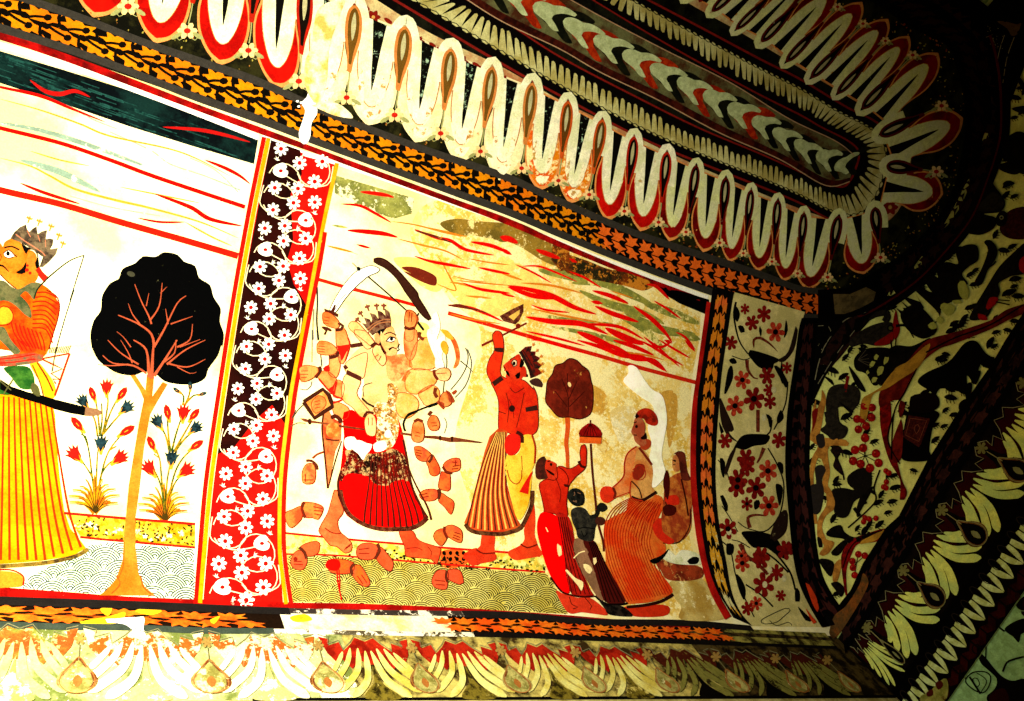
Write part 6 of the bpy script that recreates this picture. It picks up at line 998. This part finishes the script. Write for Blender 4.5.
# acanthus friezes
def frieze(place, Rl, n0, n1, us, red, cream, ground, grp, tail, jag=.5):
    for k in range(n0, n1):
        u_ = .1 if place == 'left' else 0
        a, b = us[k], us[k+1]
        def q(s, t): return Rl.p(max(0, min(1, a+(b-a)*s)), t)
        lab = tail[k-n0]
        T = Thing('acanthus_motif', lab, 'painted frieze', grp)
        rm = [(0.02, .1), (.12, .2), (.1, .3), (.22, .24), (.24, .38), (.34, .26), (.4, .14), (.5, .22), (.6, .14), (.66, .26), (.76, .38), (.78, .24), (.9, .3), (.88, .2), (.98, .1), (.93, .42), (.86, .56), (.8, .5), (.72, .66), (.62, .52), (.5, .6), (.38, .52), (.28, .66), (.2, .5), (.14, .56), (.07, .42)]
        if place == 'left': rm = [(s, max(.03, t-.13)) for s, t in rm]
        T.part('red_leaf_tips', [[q(s, t) for s, t in rm]], red, 8)
        T.part('leaf_outline', [strk([q(s, t-.03) for s, t in rm[:15]], .8, smooth=False)], ('8f8a66', dict(wear=.2, wcol='3c2c1c')), 9, 'thin pale jagged outline')
        fg = []
        for sg in (-1, 1):
            for (s0, t0, s1, t1, s2, t2, w0, w1) in ((.03, .34-u_, .1, .7, .3, .98, .05, .09), (.1, .3-u_, .18, .62-u_*.5, .42, .9, .05, .085), (.18, .3-u_, .26, .5-u_*.5, .43, .74, .045, .07), (.27, .36-u_, .32, .48-u_, .42, .58, .04, .055)):
                c = crv([q(.5+sg*s0, t0), q(.5+sg*s1, t1), q(.5+sg*s2, t2)], step=3); n = len(c); wl = math.dist(q(.4, .5), q(.6, .5))*5
                l, r = [], []
                for i, (x, y) in enumerate(c):
                    p0 = c[max(0, i-1)]; p1 = c[min(n-1, i+1)]; dx, dy = p1[0]-p0[0], p1[1]-p0[1]; d = math.hypot(dx, dy) or 1; s = i/(n-1)
                    w = wl*(w0+(w1-w0)*s)*(.72 if place == 'right' else .5)*min(1, .25+s*3)*(1 if s < .85 else max(.15, 1-(s-.85)*5.5))
                    l.append((x-dy/d*w, y+dx/d*w)); r.append((x+dy/d*w, y-dx/d*w))
                fg.append(('R', l, r))
        T.part('leaf_fingers', fg, cream, 10, 'pale curving leaf fingers')
        T.part('wedge', [crv([q(.5, .42), q(.54, .75), q(.68, 1.0), q(.32, 1.0), q(.46, .75)], False, 3)], ground, 9, 'dark wedge')
        # teardrop at s=1
        td = [(0, .42), (.05, .52), (.11, .66), (.12, .78), (.07, .88), (0, .91), (-.07, .88), (-.12, .78), (-.11, .66), (-.05, .52)]
        i1 = T.part('teardrop', [crv([q(1+s*1.35, t+.005) for s, t in td], True, 3)], ('5c3a24', dict(h2='8a6a3c', s2=30)) if place == 'right' else ('b8a86a', dict(wear=.3, wcol='dcd49c', h2='7a4a2a', s2=20)), 11)
        T.part('teardrop_heart', [crv([q(1+s, .1+t*.87) for s, t in td], True, 3)], ('14120e', dict()) if place == 'right' else ('b8b070', dict(wear=.3, wcol='dcd6a0', h2='8c8648', s2=30)), 12, None, i1)
        T.part('teardrop_bud', [crv([q(1+s, t) for s, t in ((0, .66), (.04, .74), (.0, .83), (-.04, .74))], True, 3), OL(crv([q(1+s*1.15, t) for s, t in td], True, 3), .8)], ('8a8a5c', dict()) if place == 'right' else 'a8743c', 13, None, i1)
        T.part('rosette', [daisy(*q(1, .17), math.dist(q(1, .1), q(1, .24))*.62, 0, 6)], ('7c7848', dict()) if place == 'right' else ('a88c50', dict(wear=.2, wcol='c84a2a')), 12); T.part('stem', [strk([q(1, .25), q(1.0, .4), q(1, .5)], .9)], '8a845a', 12)
fx = [-4.0+.0]  # world positions along the left wall found from the teardrops
tpx = [(-60, 686), (77, 686), (212, 686), (328, 682), (424, 679), (517, 682), (593, 681), (668, 684), (737, 683), (797, 683), (850, 684)]
xs_ = [hit(*p).x for p in tpx]
zt, zb = -.09, -.315
x0_, x1_ = -3.75, .0
RA_ = Rail([px((x0_+(x1_-x0_)*i/60, 0, zt)) for i in range(61)], [px((x0_+(x1_-x0_)*i/60, 0, zb)) for i in range(61)], smooth=False, n=200)
us = [max(0, (x-x0_)/(x1_-x0_)) for x in xs_]
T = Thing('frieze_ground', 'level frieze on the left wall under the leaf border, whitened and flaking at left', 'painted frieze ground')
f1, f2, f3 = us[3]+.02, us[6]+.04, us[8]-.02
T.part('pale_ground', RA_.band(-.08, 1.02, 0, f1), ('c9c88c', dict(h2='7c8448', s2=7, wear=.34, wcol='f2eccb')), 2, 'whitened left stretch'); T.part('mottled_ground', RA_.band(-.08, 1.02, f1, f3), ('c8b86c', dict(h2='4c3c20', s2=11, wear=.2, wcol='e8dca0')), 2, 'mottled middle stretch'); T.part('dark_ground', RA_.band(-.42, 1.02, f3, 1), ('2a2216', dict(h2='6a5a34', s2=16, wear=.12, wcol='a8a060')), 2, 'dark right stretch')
T.part('foot_line', [strk([px((x0_+(x1_-x0_)*i/60, -0.001, -.318)) for i in range(20, 61)], 3, smooth=False)], '14110c', 3)
RW = lambda w, wc: ('b83a20', dict(wear=w, wcol=wc, ws=13, h2='8a2414', s2=20))
tails = ['pale green-grey acanthus motif of the left wall frieze, first from the left edge', 'nearly white acanthus motif of the left wall frieze, second from the left edge', 'flaked cream acanthus motif of the left wall frieze under the white flower strip']
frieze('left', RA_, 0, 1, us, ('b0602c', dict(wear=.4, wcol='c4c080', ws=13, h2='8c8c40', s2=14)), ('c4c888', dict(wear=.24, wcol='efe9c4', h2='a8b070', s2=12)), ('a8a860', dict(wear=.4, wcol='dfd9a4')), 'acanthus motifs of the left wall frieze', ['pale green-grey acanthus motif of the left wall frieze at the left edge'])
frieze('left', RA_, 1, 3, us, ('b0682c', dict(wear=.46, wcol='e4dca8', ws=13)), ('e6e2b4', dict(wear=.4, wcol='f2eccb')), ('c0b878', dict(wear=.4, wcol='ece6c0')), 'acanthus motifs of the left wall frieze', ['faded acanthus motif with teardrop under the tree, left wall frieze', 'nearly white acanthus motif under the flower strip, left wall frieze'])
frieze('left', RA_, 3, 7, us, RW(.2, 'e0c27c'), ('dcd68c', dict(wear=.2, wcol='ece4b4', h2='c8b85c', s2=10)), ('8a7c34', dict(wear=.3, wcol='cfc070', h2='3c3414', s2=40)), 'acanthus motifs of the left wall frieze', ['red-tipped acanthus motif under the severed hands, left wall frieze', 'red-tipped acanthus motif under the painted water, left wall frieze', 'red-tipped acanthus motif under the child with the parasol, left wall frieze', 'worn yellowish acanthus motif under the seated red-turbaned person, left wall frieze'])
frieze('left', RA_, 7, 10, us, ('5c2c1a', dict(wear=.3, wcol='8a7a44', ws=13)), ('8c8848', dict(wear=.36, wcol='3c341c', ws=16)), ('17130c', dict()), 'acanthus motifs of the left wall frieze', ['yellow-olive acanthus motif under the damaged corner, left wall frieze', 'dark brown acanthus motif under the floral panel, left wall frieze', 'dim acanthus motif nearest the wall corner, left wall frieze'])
# right wall frieze
y0_, y1_ = 0.0, -3.0
RB_ = Rail([px((0, y0_+(y1_-y0_)*i/60, -.03)) for i in range(61)], [px((0, y0_+(y1_-y0_)*i/60, -.3)) for i in range(61)], smooth=False, n=200)
tb = [(862, 700), (895, 654), (935, 597), (975, 534), (1017, 470), (1060, 402)]
ub = [max(0, (hit(*p).y-y0_)/(y1_-y0_)) for p in tb[1:]]; st = ub[1]-ub[0]
ub = [ub[0]-st*.98] + ub; ub[0] = max(0.002, ub[0])
T = Thing('frieze_ground', 'black ground of the slanting frieze on the right wall', 'painted frieze ground')
T.part('ground', RB_.band(-.1, 1.08), ('14110c', dict(h2='221a12', s2=20)), 2); T.part('black_ledge_line', RB_.band(1.0, 1.22), '0a0908', 3)
frieze('right', RB_, 0, 5, ub, ('3c100c', dict(wear=.22, wcol='14100c', ws=14)), ('d2d678', dict(h2='bccb7c', s2=12)), ('0c0b08', dict()), 'acanthus motifs of the right wall frieze', ['acanthus motif with green-cream fingers on the right wall, nearest the wall corner', 'acanthus motif with green-cream fingers on the right wall, second from the wall corner', 'acanthus motif with green-cream fingers on the right wall, third from the wall corner', 'acanthus motif with green-cream fingers on the right wall, fourth from the wall corner', 'acanthus motif with yellowish fingers cut by the right edge'])
# bead-and-petal row and chevrons under it
RC_ = Rail([px((0, y0_+(y1_-y0_)*i/60, -.345)) for i in range(61)], [px((0, y0_+(y1_-y0_)*i/60, -.475)) for i in range(61)], smooth=False, n=200)
T = Thing('petal_row', 'slanting row of pale green pointed petals over dim red chevrons on the right wall', 'painted border')
T.part('row_ground', RC_.band(-.4, 1.0), ('120f0b', dict()), 3)
n = int(RC_.L/.062); pt, ov, ch = [], [], []
for i in range(n):
    def q(s, t): return RC_.p(min(1, (i+s)/n), t)
    pt.append(crv([q(.05, .02), q(.1, .34), q(.5, .6), q(.5, .46), q(.4, .2), q(.3, .0)], True, 3)); pt.append(crv([q(.95, .02), q(.9, .34), q(.56, .6), q(.56, .46), q(.64, .2), q(.74, .0)], True, 3))
    ov.append(OL(crv([q(.5+.2*math.cos(a), .02+.2*math.sin(a)) for a in [k*math.pi/4 for k in range(8)]], True, 2), .8))
    ch.append([q(.0, .62), q(.5, .98), q(1.0, .62), q(1.0, .78), q(.5, 1.0), q(.0, .8)] if 0 else [q(.0, .6), q(.45, .72), q(.9, .6), q(.9, .84), q(.45, .97), q(.0, .84)])
T.part('petal_pattern', pt, ('ccd89c', dict(h2='b8c078', s2=30)), 5, 'pale green petals'); T.part('oval_pattern', ov, '3c342a', 5); T.part('chevron_pattern', ch, ('34120e', dict(h2='4a1a14', s2=20)), 5, 'dim red chevrons')
T.part('pale_edge', [RC_.line(1.02, 1)], '7a8a58', 6)
# little black figures on the green plaster
T = Thing('painted_archer', 'black silhouetted figure drawing a round bow on the green plaster, bottom right', 'painted figure')
T.part('body', [C('380,450 400,460 430,490 470,540 510,580 560,600 616,590 640,640 600,720 460,720 430,680 470,640 480,590 430,540 400,510', 'Y4')], ('15120e', dict()), 5); T.part('head', [OL(C('360,430 385,420 402,445 385,465 362,455', 'Y4'), 1.2), K('428,430 425,490', 'Y4', 1.4)], '1c1812', 6)
T.part('bow', [OL(C('325,600 360,560 420,555 450,580 440,630 410,660 360,640', 'Y4'), 1.3), K('300,545 300,570 330,590', 'Y4', 1.6), K('345,580 400,665', 'Y4', 2), K('380,560 430,600 400,660', 'Y4', .9), OL(C('362,590 385,590 395,620 375,630', 'Y4'), 1)], '1a1612', 6)
T.part('arms', [K('510,555 530,510 560,495 616,480', 'Y4', 2), K('530,690 570,640 640,620', 'Y4', 1.4)], '1a1612', 6); T.part('red_cloth', [C('440,690 470,650 520,640 540,700 480,720', 'Y4')], '38140f', 7)
T = Thing('painted_cat', 'black animal with a curled tail on the green plaster at the right edge', 'painted animal')
T.part('body', [C('520,340 560,310 616,290 660,300 650,390 616,360 600,370 590,410 560,380 530,360', 'Y4')], '13110d', 5); T.part('tail', [K('520,355 490,330 487,300 500,290 508,298', 'Y4', 1.8)], '13110d', 6)
T = Thing('painted_bird', 'small dark bird with outspread wings on the green plaster at the right edge', 'painted bird')
T.part('wings', [C('555,180 575,160 600,175 590,200 570,205', 'Y4'), C('590,200 640,170 640,240 600,250 575,225', 'Y4'), C('600,255 640,260 616,280', 'Y4')], ('1c1410', dict(h2='3a1c16', s2=60)), 5); T.part('body', [ell(1020, 604, 2.4, 5)], '120f0c', 6)
T = Thing('plaster_patch', 'faded yellow-green smear with red flecks at the foot of the slanting petal row', 'plaster patch')
T.part('smear', [C('100,680 150,650 200,600 230,590 240,640 220,700 120,720', 'Y4')], ('8a8a44', dict(wear=.3, wcol='5a2a1c', h2='a8a45c', s2=20)), 6); T.part('red_fleck', [C('175,610 205,600 215,625 190,645', 'Y4'), C('130,660 160,640 165,670 140,680', 'Y4')], '5c2a1c', 7)
for t in ALL: t.done()
